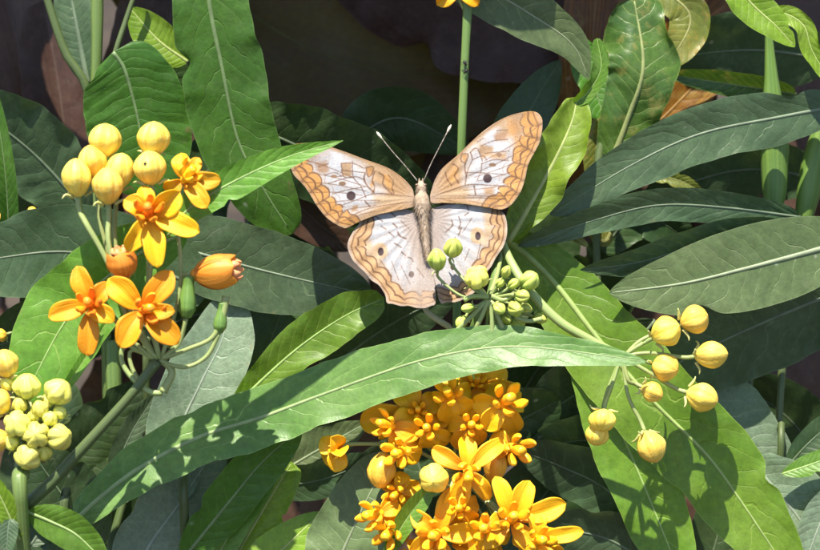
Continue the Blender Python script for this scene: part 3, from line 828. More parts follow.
# green bud umbel in front of the hind wing
bud(Cc, 437, 260, -40, 19, 23, (-0.1, -0.9, -0.5), 'budsmall', NC, via=[(462, 296, -36)], ped_r=1.5, sepals=2)
bud(Cc, 453, 248.5, -38, 18, 20, (0.1, -0.7, -0.7), 'budsmall', NC, via=[(472, 288, -36)], ped_r=1.5, sepals=2)
bud(Cc, 477, 278, -50, 24, 24, (-0.1, -0.6, -0.8), 'budgreen', NC, sepals=5)
bud(Cc, 529, 281, -40, 19, 19, (0.5, -0.5, -0.6), 'budsmall', (511, 288, -34), sepals=4, ped_r=2)
bud(Cc, 515.5, 308, -46, 17, 20, (0.2, 0.2, -0.9), 'budsmall', NC, sepals=4, ped_r=2)
for i, (x, y) in enumerate([(500, 283), (506, 318), (499, 308), (510, 329), (477, 332), (513, 284), (512, 340), (462, 322), (486, 330), (506, 272), (496, 338), (522, 296), (526, 308), (468, 308), (540, 318), (518, 322)]):
    d_ = Vector((x - 491, y - 298, 0)).normalized()
    bud(Cc, x, y, (-40 - (i % 4) * 4) if y < 314 else -22, 9 + (i % 4), 11 + (i % 4), (d_.x + random.uniform(-.3, .3), d_.y + random.uniform(-.3, .3), -0.5), 'budsmall', (NC[0] + d_.x * 2, NC[1] + d_.y * 2, NC[2]), ped_r=1.7, sepals=3)
for e in [[(489, 299, -38), (470, 318, -36), (453, 334, -30)], [(489, 300, -40), (482, 316, -38), (474, 332, -34)], [(490, 300, -40), (492, 318, -40), (492, 336, -38)], [(491, 300, -40), (500, 322, -40), (508, 338, -38)],
          [(489, 297, -40), (474, 296, -40), (464, 300, -38)], [(491, 296, -42), (504, 300, -43), (516, 292, -43)], [(515, 317, -34), (528, 321, -33), (542, 319, -30)], [(490, 295, -36), (497, 275, -18), (503, 246, 16)]]:
    tube('pedicel', e, [2.6, 2.2, 2.6], M['stem_lt'], Cc, n=14, sides=8)
leaf(Cc, [(498, 234, 84), (528, 256, 82), (559, 288, 78), (600, 341, 62), (650, 398, 46), (705, 453, 40), (738, 497, 38), (800, 590, 36)], 46, M['sunny'], p=0.52, k=0.95, fold=0.05, tilt=0.12, wave=0.5, nu=90, seed=51.5, rib=1.6,
     label='big bright diagonal leaf with a pale midrib')
leaf(Cc, [(578, 330, 70), (612, 410, 62), (652, 505, 58), (690, 600, 56)], 35, M['sunny'], p=0.5, k=1.0, fold=0.1, tilt=0.2, wave=0.8, seed=52)
leaf(Cc, [(655, 320, 112), (612, 370, 108), (560, 405, 106), (518, 446, 106)], 38, M['slate'], p=0.46, k=1.35, fold=0.15, seed=53, lean=0.75)
leaf(Cc, [(660, 545, 88), (610, 492, 92), (560, 466, 96), (518, 450, 98)], 30, M['slate'], p=0.45, k=0.95, fold=0.2, seed=54, lean=0.7)
leaf(Cc, [(650, 455, 112), (590, 440, 110), (522, 452, 104)], 26, M['slate'], p=0.46, k=1.35, fold=0.2, seed=57, lean=0.7)
leaf(Cc, [(680, 590, 84), (610, 540, 88), (535, 528, 92)], 30, M['slate'], p=0.46, k=1.35, fold=0.15, seed=55, lean=0.5)
tube('stem', [(480, 420, 18), (455, 338, 4), (441, 322, 2), (424, 306, 6), (421, 260, 26), (420, 200, 34)], [3.6, 3.4, 3.2, 3, 2.6, 2], M['twig'], Cc, n=30, sides=10)

for q, W_, sd0 in [([(480, 560, 150), (540, 500, 150), (600, 420, 160)], 44, 611), ([(480, 620, 160), (470, 500, 160), (440, 390, 160)], 40, 612), ([(500, 430, 170), (560, 340, 160), (640, 270, 160)], 40, 613), ([(500, 640, 150), (590, 560, 150), (680, 520, 150)], 40, 614), ([(500, 330, 190), (535, 265, 190), (575, 200, 190)], 36, 615), ([(560, 300, 200), (620, 260, 200), (690, 240, 200)], 30, 616)]:  # added dark leaves closing gaps that should read as deep shade
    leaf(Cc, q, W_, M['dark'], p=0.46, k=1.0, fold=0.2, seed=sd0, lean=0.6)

# --- slate leaves behind the left flowers
J = plant('milkweed with two broad slate green leaves spread behind the left flowers', 145, 130)
stem_to_ground(J, 148, 420, 120, 5, M['stem_dk'], top=[(150, 250, 100), (150, 330, 116)])
leaf(J, [(210, 292, 92), (150, 268, 84), (70, 252, 76), (0, 258, 70), (-70, 272, 66)], 48, M['slate'], p=0.45, k=0.95, fold=0.1, wave=0.4, seed=61, lean=0.18)
leaf(J, [(150, 240, 92), (205, 255, 84), (261, 270, 78), (312, 282, 74), (373, 295, 72)], 42, M['slate'], p=0.42, k=1.0, fold=0.1, wave=0.4, seed=62, lean=0.15, label='slate green leaf reaching under the left wing')
leaf(J, [(240, 450, 120), (262, 365, 118), (295, 280, 120)], 46, M['dark'], p=0.46, k=1.35, fold=0.1, seed=63, lean=0.7)
leaf(J, [(320, 375, 110), (390, 325, 108), (460, 290, 108)], 30, M['slate'], p=0.46, k=1.35, fold=0.1, seed=64, lean=0.6)
leaf(J, [(120, 330, 140), (60, 330, 130), (-20, 350, 120)], 40, M['dark'], p=0.46, k=1.35, fold=0.1, seed=65, lean=0.7)
leaf(J, [(90, 215, 190), (30, 150, 170), (-50, 90, 150)], 42, M['slate'], p=0.46, k=1.35, fold=0.1, seed=66, lean=0.6)
leaf(J, [(110, 240, 210), (60, 195, 205), (-20, 180, 200)], 30, M['dark'], p=0.46, k=1.35, fold=0.1, seed=67, lean=0.7)
bud(J, 32, 212, 120, 11, 12, (0, -1, -0.2), 'budgold', (50, 250, 130), ped_r=1.4, sepals=1)
bud(J, 0, 219, 112, 13, 14, (0, -1, -0.2), 'budgold', (20, 260, 130), ped_r=1.4, sepals=1)
bud(J, 2, 335, 20, 14, 10, (-1, 0.2, -0.2), 'budgold', (-30, 350, 60), ped_r=1.4, sepals=1)

for q, W_, sd0 in [([(150, 330, 190), (240, 300, 185), (340, 260, 180)], 44, 621), ([(150, 420, 190), (250, 430, 180), (350, 400, 170)], 44, 622), ([(150, 330, 200), (90, 290, 195), (20, 310, 190)], 44, 623), ([(160, 300, 180), (190, 200, 180), (240, 130, 180)], 40, 624), ([(230, 270, 215), (290, 236, 215), (360, 222, 215)], 32, 625)]:  # dark leaves added behind the slate ones, darkening the gaps like shade
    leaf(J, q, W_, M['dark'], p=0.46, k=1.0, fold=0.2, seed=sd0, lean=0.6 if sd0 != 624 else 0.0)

# --- upper left stems
H = plant('milkweed with thick upright stems and a dark blunt leaf at the upper left', 100, 170)
stem_to_ground(H, 110, 420, 150, 7, M['stem'], top=[(97, -40, 110), (97, 40, 112), (96, 150, 120)])
tube('stem', [(120, 330, 150), (92, 110, 112), (64, 50, 104), (38, -30, 100)], [5.5, 5, 4.5, 4], M['stem_dk'], H, n=30)
leaf(H, [(113, 52, 78), (124, 68, 82), (133, 98, 92), (140, 130, 100), (150, 196, 118)], 52, M['mid'], p=0.48, k=0.75, fold=0.12, curl=0.25, wave=0.5, seed=71, lean=0.1)
tube('petiole', [(97, 150, 120), (112, 66, 94), (126, 20, 96), (140, -20, 98)], [3.5, 3.2, 3.0, 2.8], M['stem_dk'], H, n=20)
leaf(H, [(88, 84, 118), (79, 36, 116), (64, -40, 114)], 22, M['slate'], p=0.46, k=1.35, fold=0.2, seed=72, lean=0.6, rib=1.6)
leaf(H, [(188, 62, 126), (158, 40, 122), (130, 8, 120)], 20, M['lime'], p=0.46, k=1.2, fold=0.2, seed=73)
leaf(H, [(120, 50, 160), (160, 75, 158), (200, 118, 158)], 26, M['dark'], p=0.46, k=1.2, fold=0.2, seed=74, lean=0.6)
leaf(H, [(10, 250, 110), (5, 170, 84), (-8, 80, 70)], 11, M['mid'], p=0.3, k=0.8, fold=0.4, seed=75)

# --- tall hanging leaf
I = plant('milkweed with one long green leaf hanging down beside the yellow buds', 240, 150)
stem_to_ground(I, 244, 420, 140, 5, M['stem_dk'], top=[(212, -70, 92), (232, 60, 112), (250, 200, 130)])
leaf(I, [(204, -70, 44), (209, 0, 58), (222, 67, 72), (238, 140, 88), (264, 190, 100), (292, 234, 116)], 42, M['mid'], p=0.46, k=0.75, fold=0.12, curl=0.2, wave=0.6, nu=90, seed=81.7, rib=1.4)
leaf(I, [(240, 120, 150), (330, 160, 146), (440, 208, 146)], 46, M['dark'], p=0.46, k=1.2, fold=0.1, seed=82, lean=0.6)
tube('petiole', [(256, 112, 150), (285, 122, 146), (306, 127, 144)], [2.4, 2, 1.4], M['stem_lt'], I, n=12)

# --- stem rising behind the butterfly
D = plant('milkweed stem standing upright behind the butterfly, with grey green leaf near the top edge', 458, 190)
stem_to_ground(D, 456, 420, 110, 5.5, M['stem'], top=[(471, -60, 66), (468, 0, 66), (464, 80, 66), (461, 160, 70), (458, 260, 90)])
flower(D, 459, -14, 60, (-0.1, -0.9, -0.4), 18, [(437, 5, 0, 8), (478, 6, -2, 8), (440, -32, 4, 8), (480, -34, 4, 8), (460, -46, 4, 8)], 'petal', 'hood', (470, 20, 66))
leaf(D, [(410, -62, 84), (470, -22, 84), (530, 14, 86), (572, 44, 88), (589, 80, 92)], 29, M['grey'], p=0.42, k=1.35, fold=0.15, tilt=0.2, seed=91, wave=0.6)
leaf(D, [(330, 160, 210), (395, 118, 206), (470, 150, 206)], 32, M['dark'], p=0.46, k=1.35, fold=0.1, seed=92, lean=0.6)
leaf(D, [(480, 200, 190), (530, 110, 190), (560, 60, 196)], 26, M['dark'], p=0.46, k=1.35, fold=0.1, seed=93)
aph = None

# --- curled, scarred shoot
G = plant('milkweed with curled and scarred leaves, right of the raised right wing', 590, 150)
stem_to_ground(G, 596, 420, 130, 5, M['stem_dk'], top=[(612, 108, 128), (600, 150, 124), (596, 220, 118)])
leaf(G, [(508, 242, 40), (533, 200, 38), (556, 158, 38), (572, 122, 40), (577, 97, 46)], 24, M['lime'], p=0.60, k=0.9, fold=0.38, wave=1.8, seed=101, rib=1.8, label='bright yellow green leaf beside the right wing')
leaf(G, [(574, 104, 46), (588, 92, 38), (601, 68, 34), (597, 38, 36)], 8.5, M['bright'], p=0.5, k=0.7, fold=0.6, wave=1.6, seed=102, label='narrow curled leaf tip')
leaf(G, [(612, 160, 118), (628, 118, 110), (643, 66, 100), (634, -2, 108)], 34, M['scar'], p=0.6, k=0.65, fold=0.1, curl=0.3, wave=2.2, seed=103, rib=1.8, label='curled leaf with a pale scarred midrib')
leaf(G, [(646, -20, 140), (690, 16, 138), (668, 66, 136)], 20, M['olive'], p=0.5, k=0.7, fold=0.2, wave=1.5, seed=104)
leaf(G, [(580, 40, 160), (590, 70, 156), (604, 120, 150)], 18, M['mid'], p=0.5, k=0.7, fold=0.3, wave=1.5, seed=105)
leaf(G, [(600, 118, 130), (596, 160, 132), (604, 200, 136)], 13, M['olive'], p=0.5, k=0.7, fold=0.3, wave=1.5, seed=106)
leaf(G, [(640, 172, 140), (678, 180, 138), (702, 192, 138)], 8, M['olive'], p=0.5, k=0.7, fold=0.3, wave=1.5, seed=107)
leaf(G, [(600, 250, 150), (640, 215, 150), (690, 240, 150)], 24, M['dark'], p=0.5, k=0.7, fold=0.3, wave=1.0, seed=108, lean=0.6)
leaf(G, [(560, 234, 80), (575, 238, 76), (588, 246, 74)], 4, M['olive'], p=0.5, k=0.7, fold=0.3, wave=1.0, seed=109)
leaf(G, [(610, 232, 130), (604, 240, 128), (590, 232, 126)], 7, M['olive'], p=0.5, k=0.7, fold=0.3, wave=1.0, seed=110)

# --- upper right: two big slate leaves and green pods
E = plant('milkweed with two upright green seed pods and long slate leaves at the right edge', 810, 130)
stem_to_ground(E, 830, 420, 120, 7, M['stem'], top=[(842, 40, 90), (846, 100, 84), (838, 240, 100)])
leaf(E, [(850, 104, 76), (780, 117, 70), (700, 134, 64), (630, 166, 60), (550, 215, 62)], 29, M['slate'], p=0.42, k=1.0, fold=0.12, wave=0.5, nu=80, seed=111.3, lean=0.12, label='long slate leaf in front of the pods')
leaf(E, [(800, 217, 72), (730, 208, 66), (660, 205, 62), (595, 220, 62), (518, 246, 66)], 17, M['slate'], p=0.42, k=0.95, fold=0.2, wave=0.4, nu=80, seed=112, lean=0.35, label='narrow arching slate leaf under the long one')
def seed_pod(pl, pts, radii, stalk):
    o = tube('seed_pod', pts, radii, M['pod'], pl, n=34, sides=16)
    tube('pod_stalk', stalk, 3.2, M['stem'], o, n=10, sides=8)
seed_pod(E, [(772, 218, 122), (775, 180, 122), (773, 110, 118), (769, 40, 110), (768, 14, 104)], [9, 13.5, 15.5, 12.5, 8, 5, 2.5], [(772, 216, 122), (800, 236, 112), (838, 240, 100)])
seed_pod(E, [(803, 220, 126), (812, 175, 126), (826, 110, 122), (834, 70, 118)], [9, 13, 14, 10, 5, 2], [(803, 218, 126), (818, 236, 112), (838, 246, 100)])
leaf(E, [(715, -40, 48), (750, 2, 46), (776, 26, 44), (795, 47, 44)], 19, M['lime'], p=0.46, k=1.35, fold=0.2, wave=0.8, seed=113)
leaf(E, [(768, 14, 52), (786, 14, 50), (804, 26, 48), (812, 50, 48), (832, 84, 46)], 10, M['lime'], p=0.5, k=0.7, fold=0.4, wave=1.6, seed=114)
leaf(E, [(796, 94, 130), (730, 84, 128), (668, 74, 126)], 13, M['scar'], p=0.4, k=0.9, fold=0.5, wave=0.8, seed=115, lean=0.6)
leaf(E, [(840, 60, 200), (750, 50, 196), (650, 60, 196)], 40, M['slate'], p=0.46, k=1.35, fold=0.1, seed=116, lean=0.6)
leaf(E, [(830, 180, 170), (740, 170, 170), (640, 200, 170)], 34, M['slate'], p=0.46, k=1.35, fold=0.1, seed=117, lean=0.6)

# --- right: broad grey green leaf over a dark one
F = plant('milkweed with broad grey green and dark leaves along the right edge', 860, 100)
stem_to_ground(F, 880, 480, 100, 6, M['stem_dk'], top=[(874, 200, 76), (876, 300, 90)])
leaf(F, [(874, 234, 56), (820, 249, 48), (740, 270, 44), (680, 284, 42), (609, 293, 42)], 42, M['grey'], p=0.45, k=1.35, fold=0.06, tilt=0.1, wave=0.15, nu=80, seed=121.2, lean=0.2, rib=1.6, label='broad grey green leaf with a pale midrib')
leaf(F, [(780, 222, 66), (700, 244, 60), (640, 262, 58), (580, 270, 60)], 18, M['slate'], p=0.42, k=1.35, fold=0.2, seed=122, lean=0.55)
leaf(F, [(876, 280, 100), (807, 304, 92), (720, 342, 86), (636, 384, 84)], 50, M['slate'], p=0.46, k=0.9, fold=0.06, wave=0.4, nu=80, seed=123.8, lean=0.55, rib=1.3, label='large dark leaf behind the yellow buds')
Rr = plant('milkweed with pale broad leaves and thin stems at the lower right corner', 780, 130)
stem_to_ground(Rr, 778, 500, 118, 4.5, M['stem_dk'], top=[(784, 330, 140), (781, 385, 136), (779, 430, 126)])
tube('stem', [(738, 520, 126), (742, 440, 128), (756, 340, 138)], 4, M['stem_dk'], Rr, n=16)
leaf(Rr, [(680, 360, 122), (735, 430, 118), (795, 520, 112)], 42, M['pale'], p=0.46, k=1.35, fold=0.1, seed=131)
leaf(Rr, [(782, 474, 84), (812, 464, 80), (860, 446, 78)], 11, M['bright'], p=0.46, k=1.35, fold=0.2, tilt=-0.3, seed=132)
leaf(Rr, [(786, 468, 100), (812, 440, 100), (860, 400, 100)], 14, M['dark'], p=0.46, k=1.35, fold=0.2, seed=133)
leaf(Rr, [(745, 455, 104), (800, 520, 100), (850, 600, 98)], 42, M['pale'], p=0.46, k=1.35, fold=0.1, seed=134)
leaf(Rr, [(850, 480, 88), (822, 520, 86), (800, 580, 86)], 20, M['pale'], p=0.46, k=1.35, fold=0.2, seed=135)

for q, W_, sd0 in [([(690, 620, 150), (715, 545, 150), (735, 460, 150)], 30, 631), ([(850, 500, 210), (790, 420, 205), (730, 380, 200)], 36, 632)]:  # two dark leaves added to give the corner gaps a shaded tone
    leaf(Rr, q, W_, M['dark'], p=0.46, k=1.0, fold=0.2, seed=sd0, lean=0.6)

# --- dark leaved plants at the back
O1 = plant('plant with tall dusky maroon leaves at the far left, behind the milkweed', 60, 360, 'purple_leaved_plant', 'plant', PUR)
stem_to_ground(O1, 60, 540, 360, 9, M['purple'], top=[(70, 330, 350), (64, 440, 356)])
leaf(O1, [(70, 330, 348), (30, 100, 330), (-10, -90, 330)], 62, M['purple'], p=0.5, k=0.7, fold=0.3, wave=0.6, seed=141, nu=70)
leaf(O1, [(78, 330, 330), (66, 140, 306), (44, 0, 300)], 40, M['purple'], p=0.55, k=0.7, fold=0.4, wave=0.6, seed=142, nu=70)
leaf(O1, [(90, 360, 350), (150, 120, 340), (190, -90, 345)], 60, M['purple'], p=0.5, k=0.7, fold=0.3, wave=0.6, seed=143, nu=70)
leaf(O1, [(60, 540, 450), (-10, 400, 450), (-60, 270, 440)], 60, M['purple'], p=0.5, k=0.7, fold=0.3, wave=0.6, seed=144)
leaf(O1, [(70, 580, 450), (130, 430, 440), (160, 300, 440)], 60, M['purple'], p=0.5, k=0.7, fold=0.3, wave=0.6, seed=145)
O2 = plant('plant with huge dark olive brown leaves hanging in shade above the butterfly', 330, 430, 'purple_leaved_plant', 'plant', PUR)
stem_to_ground(O2, 330, 540, 430, 10, M['purple'], top=[(330, 120, 420), (332, 330, 425)])
leaf(O2, [(120, -100, 400), (260, 20, 372), (380, 70, 366), (520, 70, 380)], 95, M['brownolive'], p=0.45, k=0.7, fold=0.1, wave=0.6, seed=151, nu=80)
leaf(O2, [(180, 40, 420), (300, 110, 395), (420, 170, 390)], 90, M['brownolive'], p=0.5, k=0.7, fold=0.1, wave=0.6, seed=152, nu=80)
leaf(O2, [(300, -110, 360), (430, -10, 330), (540, 40, 326), (600, 84, 330)], 68, M['purple'], p=0.46, k=1.2, fold=0.1, tilt=-0.2, wave=0.5, seed=153, nu=80, label='dusky purple leaf across the top of the picture')
leaf(O2, [(262, 160, 160), (305, 212, 185), (352, 250, 210)], 24, M['purple'], p=0.46, k=1.2, fold=0.1, wave=0.5, seed=154)
leaf(O2, [(330, 580, 470), (420, 420, 460), (470, 280, 450)], 80, M['purple'], p=0.5, k=0.7, fold=0.1, wave=0.5, seed=155)
leaf(O2, [(330, 590, 470), (270, 430, 460), (230, 300, 450)], 80, M['purple'], p=0.5, k=0.7, fold=0.1, wave=0.5, seed=156)
leaf(O2, [(400, 330, 420), (490, 160, 410), (520, 20, 415)], 70, M['purple'], p=0.5, k=0.7, fold=0.1, wave=0.5, seed=157)
O3 = plant('plant with rusty striped and maroon leaves at the back right', 720, 390, 'purple_leaved_plant', 'plant', PUR)
stem_to_ground(O3, 720, 540, 390, 9, M['purple'], top=[(700, 200, 330), (715, 360, 380)])
leaf(O3, [(630, 150, 240), (690, 90, 230), (750, 20, 230)], 24, M['rust'], p=0.46, k=1.2, fold=0.2, wave=0.6, seed=161, label='brown leaf with orange stripes')
leaf(O3, [(640, 60, 230), (700, 24, 220), (770, -30, 220)], 26, M['rust'], p=0.46, k=1.2, fold=0.2, wave=0.6, seed=162)
leaf(O3, [(590, 200, 300), (592, 60, 290), (600, -60, 296)], 34, M['rust'], p=0.5, k=0.7, fold=0.2, wave=0.6, seed=163)
leaf(O3, [(700, 330, 380), (790, 130, 350), (840, -60, 350)], 70, M['purple'], p=0.5, k=0.7, fold=0.1, wave=0.5, seed=164)
leaf(O3, [(690, 330, 390), (640, 150, 370), (640, -60, 370)], 80, M['purple'], p=0.5, k=0.7, fold=0.1, wave=0.5, seed=165)
leaf(O3, [(720, 620, 480), (790, 440, 460), (850, 310, 450)], 80, M['purple'], p=0.5, k=0.7, fold=0.1, wave=0.5, seed=166)
leaf(O3, [(700, 620, 480), (620, 450, 460), (570, 310, 450)], 80, M['purple'], p=0.5, k=0.7, fold=0.1, wave=0.5, seed=167)

for k_, (cx_, w_) in enumerate([(-130, 80), (-10, 84), (110, 78), (235, 84), (360, 80), (490, 84), (610, 80), (735, 84), (860, 80)]):  # unseen overhead leaves on stems, added to shade the background
    own, dpt = ((O1, 360), (O1, 360), (O1, 360), (O2, 430), (O2, 430), (O2, 430), (O3, 390), (O3, 390), (O3, 390))[k_]
    leaf(own, [(cx_ + 10, -80, dpt + 60), (cx_, -150, 330), (cx_ - 8, -172, 150), (cx_ - 14, -150, (150, 60, 130, 20, 10, -10, 150, 80, 90)[k_])], w_ * 1.16, M['purple'], p=0.5, k=0.38, fold=0.1, wave=0.3, seed=300 + k_)
    tube('stem', [(own.location.x and cx_ + 10, -80, dpt + 60), (cx_ + 14, 100, dpt + 50), (cx_ + 10, 420, dpt + 40)], [3, 4, 5], M['purple'], own, n=20)


for k_, cx_ in enumerate((300, 425, 550)):  # second unseen canopy layer, added to block sun left between the first leaves
    leaf(O2, [(cx_ + 10, -120, 470), (cx_, -185, 330), (cx_ - 8, -205, 190), (cx_ - 10, -195, 60)], 90, M['purple'], p=0.5, k=0.38, fold=0.1, wave=0.3, seed=320 + k_)

# ------------------------------------------------------------------ the butterfly
def dist_seg(pts, a, b):
    a = np.array(a, float); b = np.array(b, float)
    d = b - a
    t = np.clip(((pts - a) @ d) / max(d @ d, 1e-9), 0, 1)
    return np.linalg.norm(pts - (a + t[:, None] * d), axis=1)

def dist_poly(pts, line):
    best = np.full(len(pts), 1e9)
    for a, b in zip(line[:-1], line[1:]):
        best = np.minimum(best, dist_seg(pts, a, b))
    return best

def along(pts, line):
    """distance to a polyline and the share of its length at the nearest point"""
    line = np.array(line, float)
    seg = np.linalg.norm(np.diff(line, axis=0), axis=1)
    cum = np.r_[0, np.cumsum(seg)]
    best = np.full(len(pts), 1e9); tt = np.zeros(len(pts))
    for i in range(len(seg)):
        a, b = line[i], line[i + 1]
        d = b - a
        t = np.clip(((pts - a) @ d) / max(d @ d, 1e-9), 0, 1)
        q = np.linalg.norm(pts - (a + t[:, None] * d), axis=1)
        m = q < best
        best[m] = q[m]; tt[m] = (cum[i] + t[m] * seg[i]) / cum[-1]
    return best, tt

def inside(pts, poly):
    poly = np.array(poly, float)
    x, y = pts[:, 0], pts[:, 1]
    r = np.zeros(len(pts), bool)
    j = len(poly) - 1
    for i in range(len(poly)):
        xi, yi = poly[i]; xj, yj = poly[j]
        c = ((yi > y) != (yj > y)) & (x < (xj - xi) * (y - yi) / (yj - yi + 1e-12) + xi)
        r ^= c
        j = i
    return r

def soft_in(pts, poly, soft):
    d = dist_poly(pts, list(poly) + [poly[0]])
    sd_ = np.where(inside(pts, poly), d, -d)
    return np.clip(sd_ / soft + 0.5, 0, 1)

def sm01(x, a, b):
    t = np.clip((x - a) / (b - a), 0, 1)
    return t * t * (3 - 2 * t)

WHITE = np.array((0.385, 0.385, 0.408)); CREAM = np.array((0.36, 0.31, 0.285)); TAN = np.array((0.30, 0.180, 0.088)); ORANGE = np.array((0.40, 0.200, 0.060)); PEACH = np.array((0.37, 0.255, 0.155))
LINE = np.array((0.120, 0.056, 0.027)); BROWN = np.array((0.20, 0.115, 0.065)); DARK = np.array((0.035, 0.015, 0.018))

def z4(l): return [(280 + x / 3.927, 100 + y / 3.927) for x, y in l]
def z5(l): return [(420 + x / 3.929, 100 + y / 3.929) for x, y in l]
def z6(l): return [(330 + x / 4.232, 190 + y / 4.232) for x, y in l]

wings = {}
wings['FL'] = dict(
    outline=[(414, 195), (412, 188), (404, 179), (392, 170), (380, 164.5), (366.6, 159.8), (346, 152), (331, 147), (315, 143.5), (303, 143), (294, 144.5), (290.5, 149), (290, 158), (291, 168), (294, 175), (299.5, 181), (305, 187), (311, 196), (317, 206),
             (325, 216), (333, 222.5), (341, 227), (347, 228), (359, 222), (377, 215), (395, 211), (411, 207.5), (416, 204)],
    margin=[(292, 143), (290, 158), (291, 168), (299.5, 181), (305, 187), (311, 196), (317, 206), (325, 216), (333, 222.5), (341, 227), (349, 228)],
    cells=8, band=21, base=(414, 198), white=z4([(110, 225), (190, 185), (240, 205), (300, 235), (345, 290), (350, 330), (400, 360), (385, 395), (300, 440), (235, 445), (190, 375), (165, 320), (110, 270)]),
    blobs=[(z4([(140, 245), (185, 240), (200, 275), (180, 290), (150, 285)]), BROWN * 1.4, 4), (z4([(240, 245), (282, 248), (280, 300), (245, 300)]), TAN, 2), (z4([(338, 265), (366, 262), (362, 295), (345, 300)]), ORANGE * 0.8, 1.5),
           (z4([(352, 335), (372, 300), (360, 370), (372, 358)]), ORANGE, 2), (z4([(405, 290), (440, 300), (447, 365), (412, 330)]), ORANGE * 1.0, 2), (z4([(195, 200), (245, 210), (245, 245), (205, 235)]), WHITE * 1.05, 3), (z4([(185, 245), (225, 250), (232, 285), (195, 280)]), WHITE * 1.05, 3), (z4([(288, 238), (318, 243), (315, 255), (290, 255)]), CREAM * 1.1, 1.5), (z4([(430, 290), (480, 330), (515, 375), (450, 360)]), TAN, 6), (z4([(285, 415), (310, 410), (300, 435), (280, 440)]), TAN, 2),
           (z4([(365, 375), (520, 370), (520, 400), (380, 415)]), PEACH, 6)],
    lines=[(z4([(522, 380), (450, 372), (370, 368), (300, 392), (245, 412)]), .45), (z4([(520, 400), (420, 412), (330, 432), (268, 464)]), .5), (z4([(208, 368), (270, 352), (335, 340)]), .5), (z4([(190, 328), (240, 312), (292, 300), (330, 312)]), .5),
           (z4([(240, 250), (285, 248), (330, 268)]), .45), (z4([(240, 250), (250, 300), (290, 305)]), .45), (z4([(285, 240), (287, 300), (318, 340), (338, 385)]), .5), (z4([(240, 275), (330, 285)]), .45),
           (z4([(335, 285), (330, 310), (345, 340), (368, 362)]), .8), (z4([(338, 265), (366, 262), (360, 292), (345, 300), (338, 265)]), .7), (z4([(372, 280), (362, 315), (372, 340), (366, 362)]), .7),
           (z4([(390, 285), (408, 300), (403, 325), (415, 345), (440, 368)]), .75), (z4([(425, 295), (445, 320), (440, 345), (447, 366)]), .75), (z4([(335, 398), (353, 418)]), .9), (z4([(200, 300), (240, 300)]), .5), (z4([(150, 262), (190, 250)]), .4),
           (z4([(175, 295), (215, 285), (245, 300)]), .45)],
    eyes=[(z4([(279, 376)])[0], 4.6, 4.6, DARK, .55), (z4([(245, 328)])[0], 3.6, 2.2, BROWN * 0.8, 1.2), (z4([(212, 300)])[0], 3.2, 1.8, BROWN, 1.2)], costa=[(412, 188), (392, 170), (366.6, 159.8), (331, 147), (303, 143)])
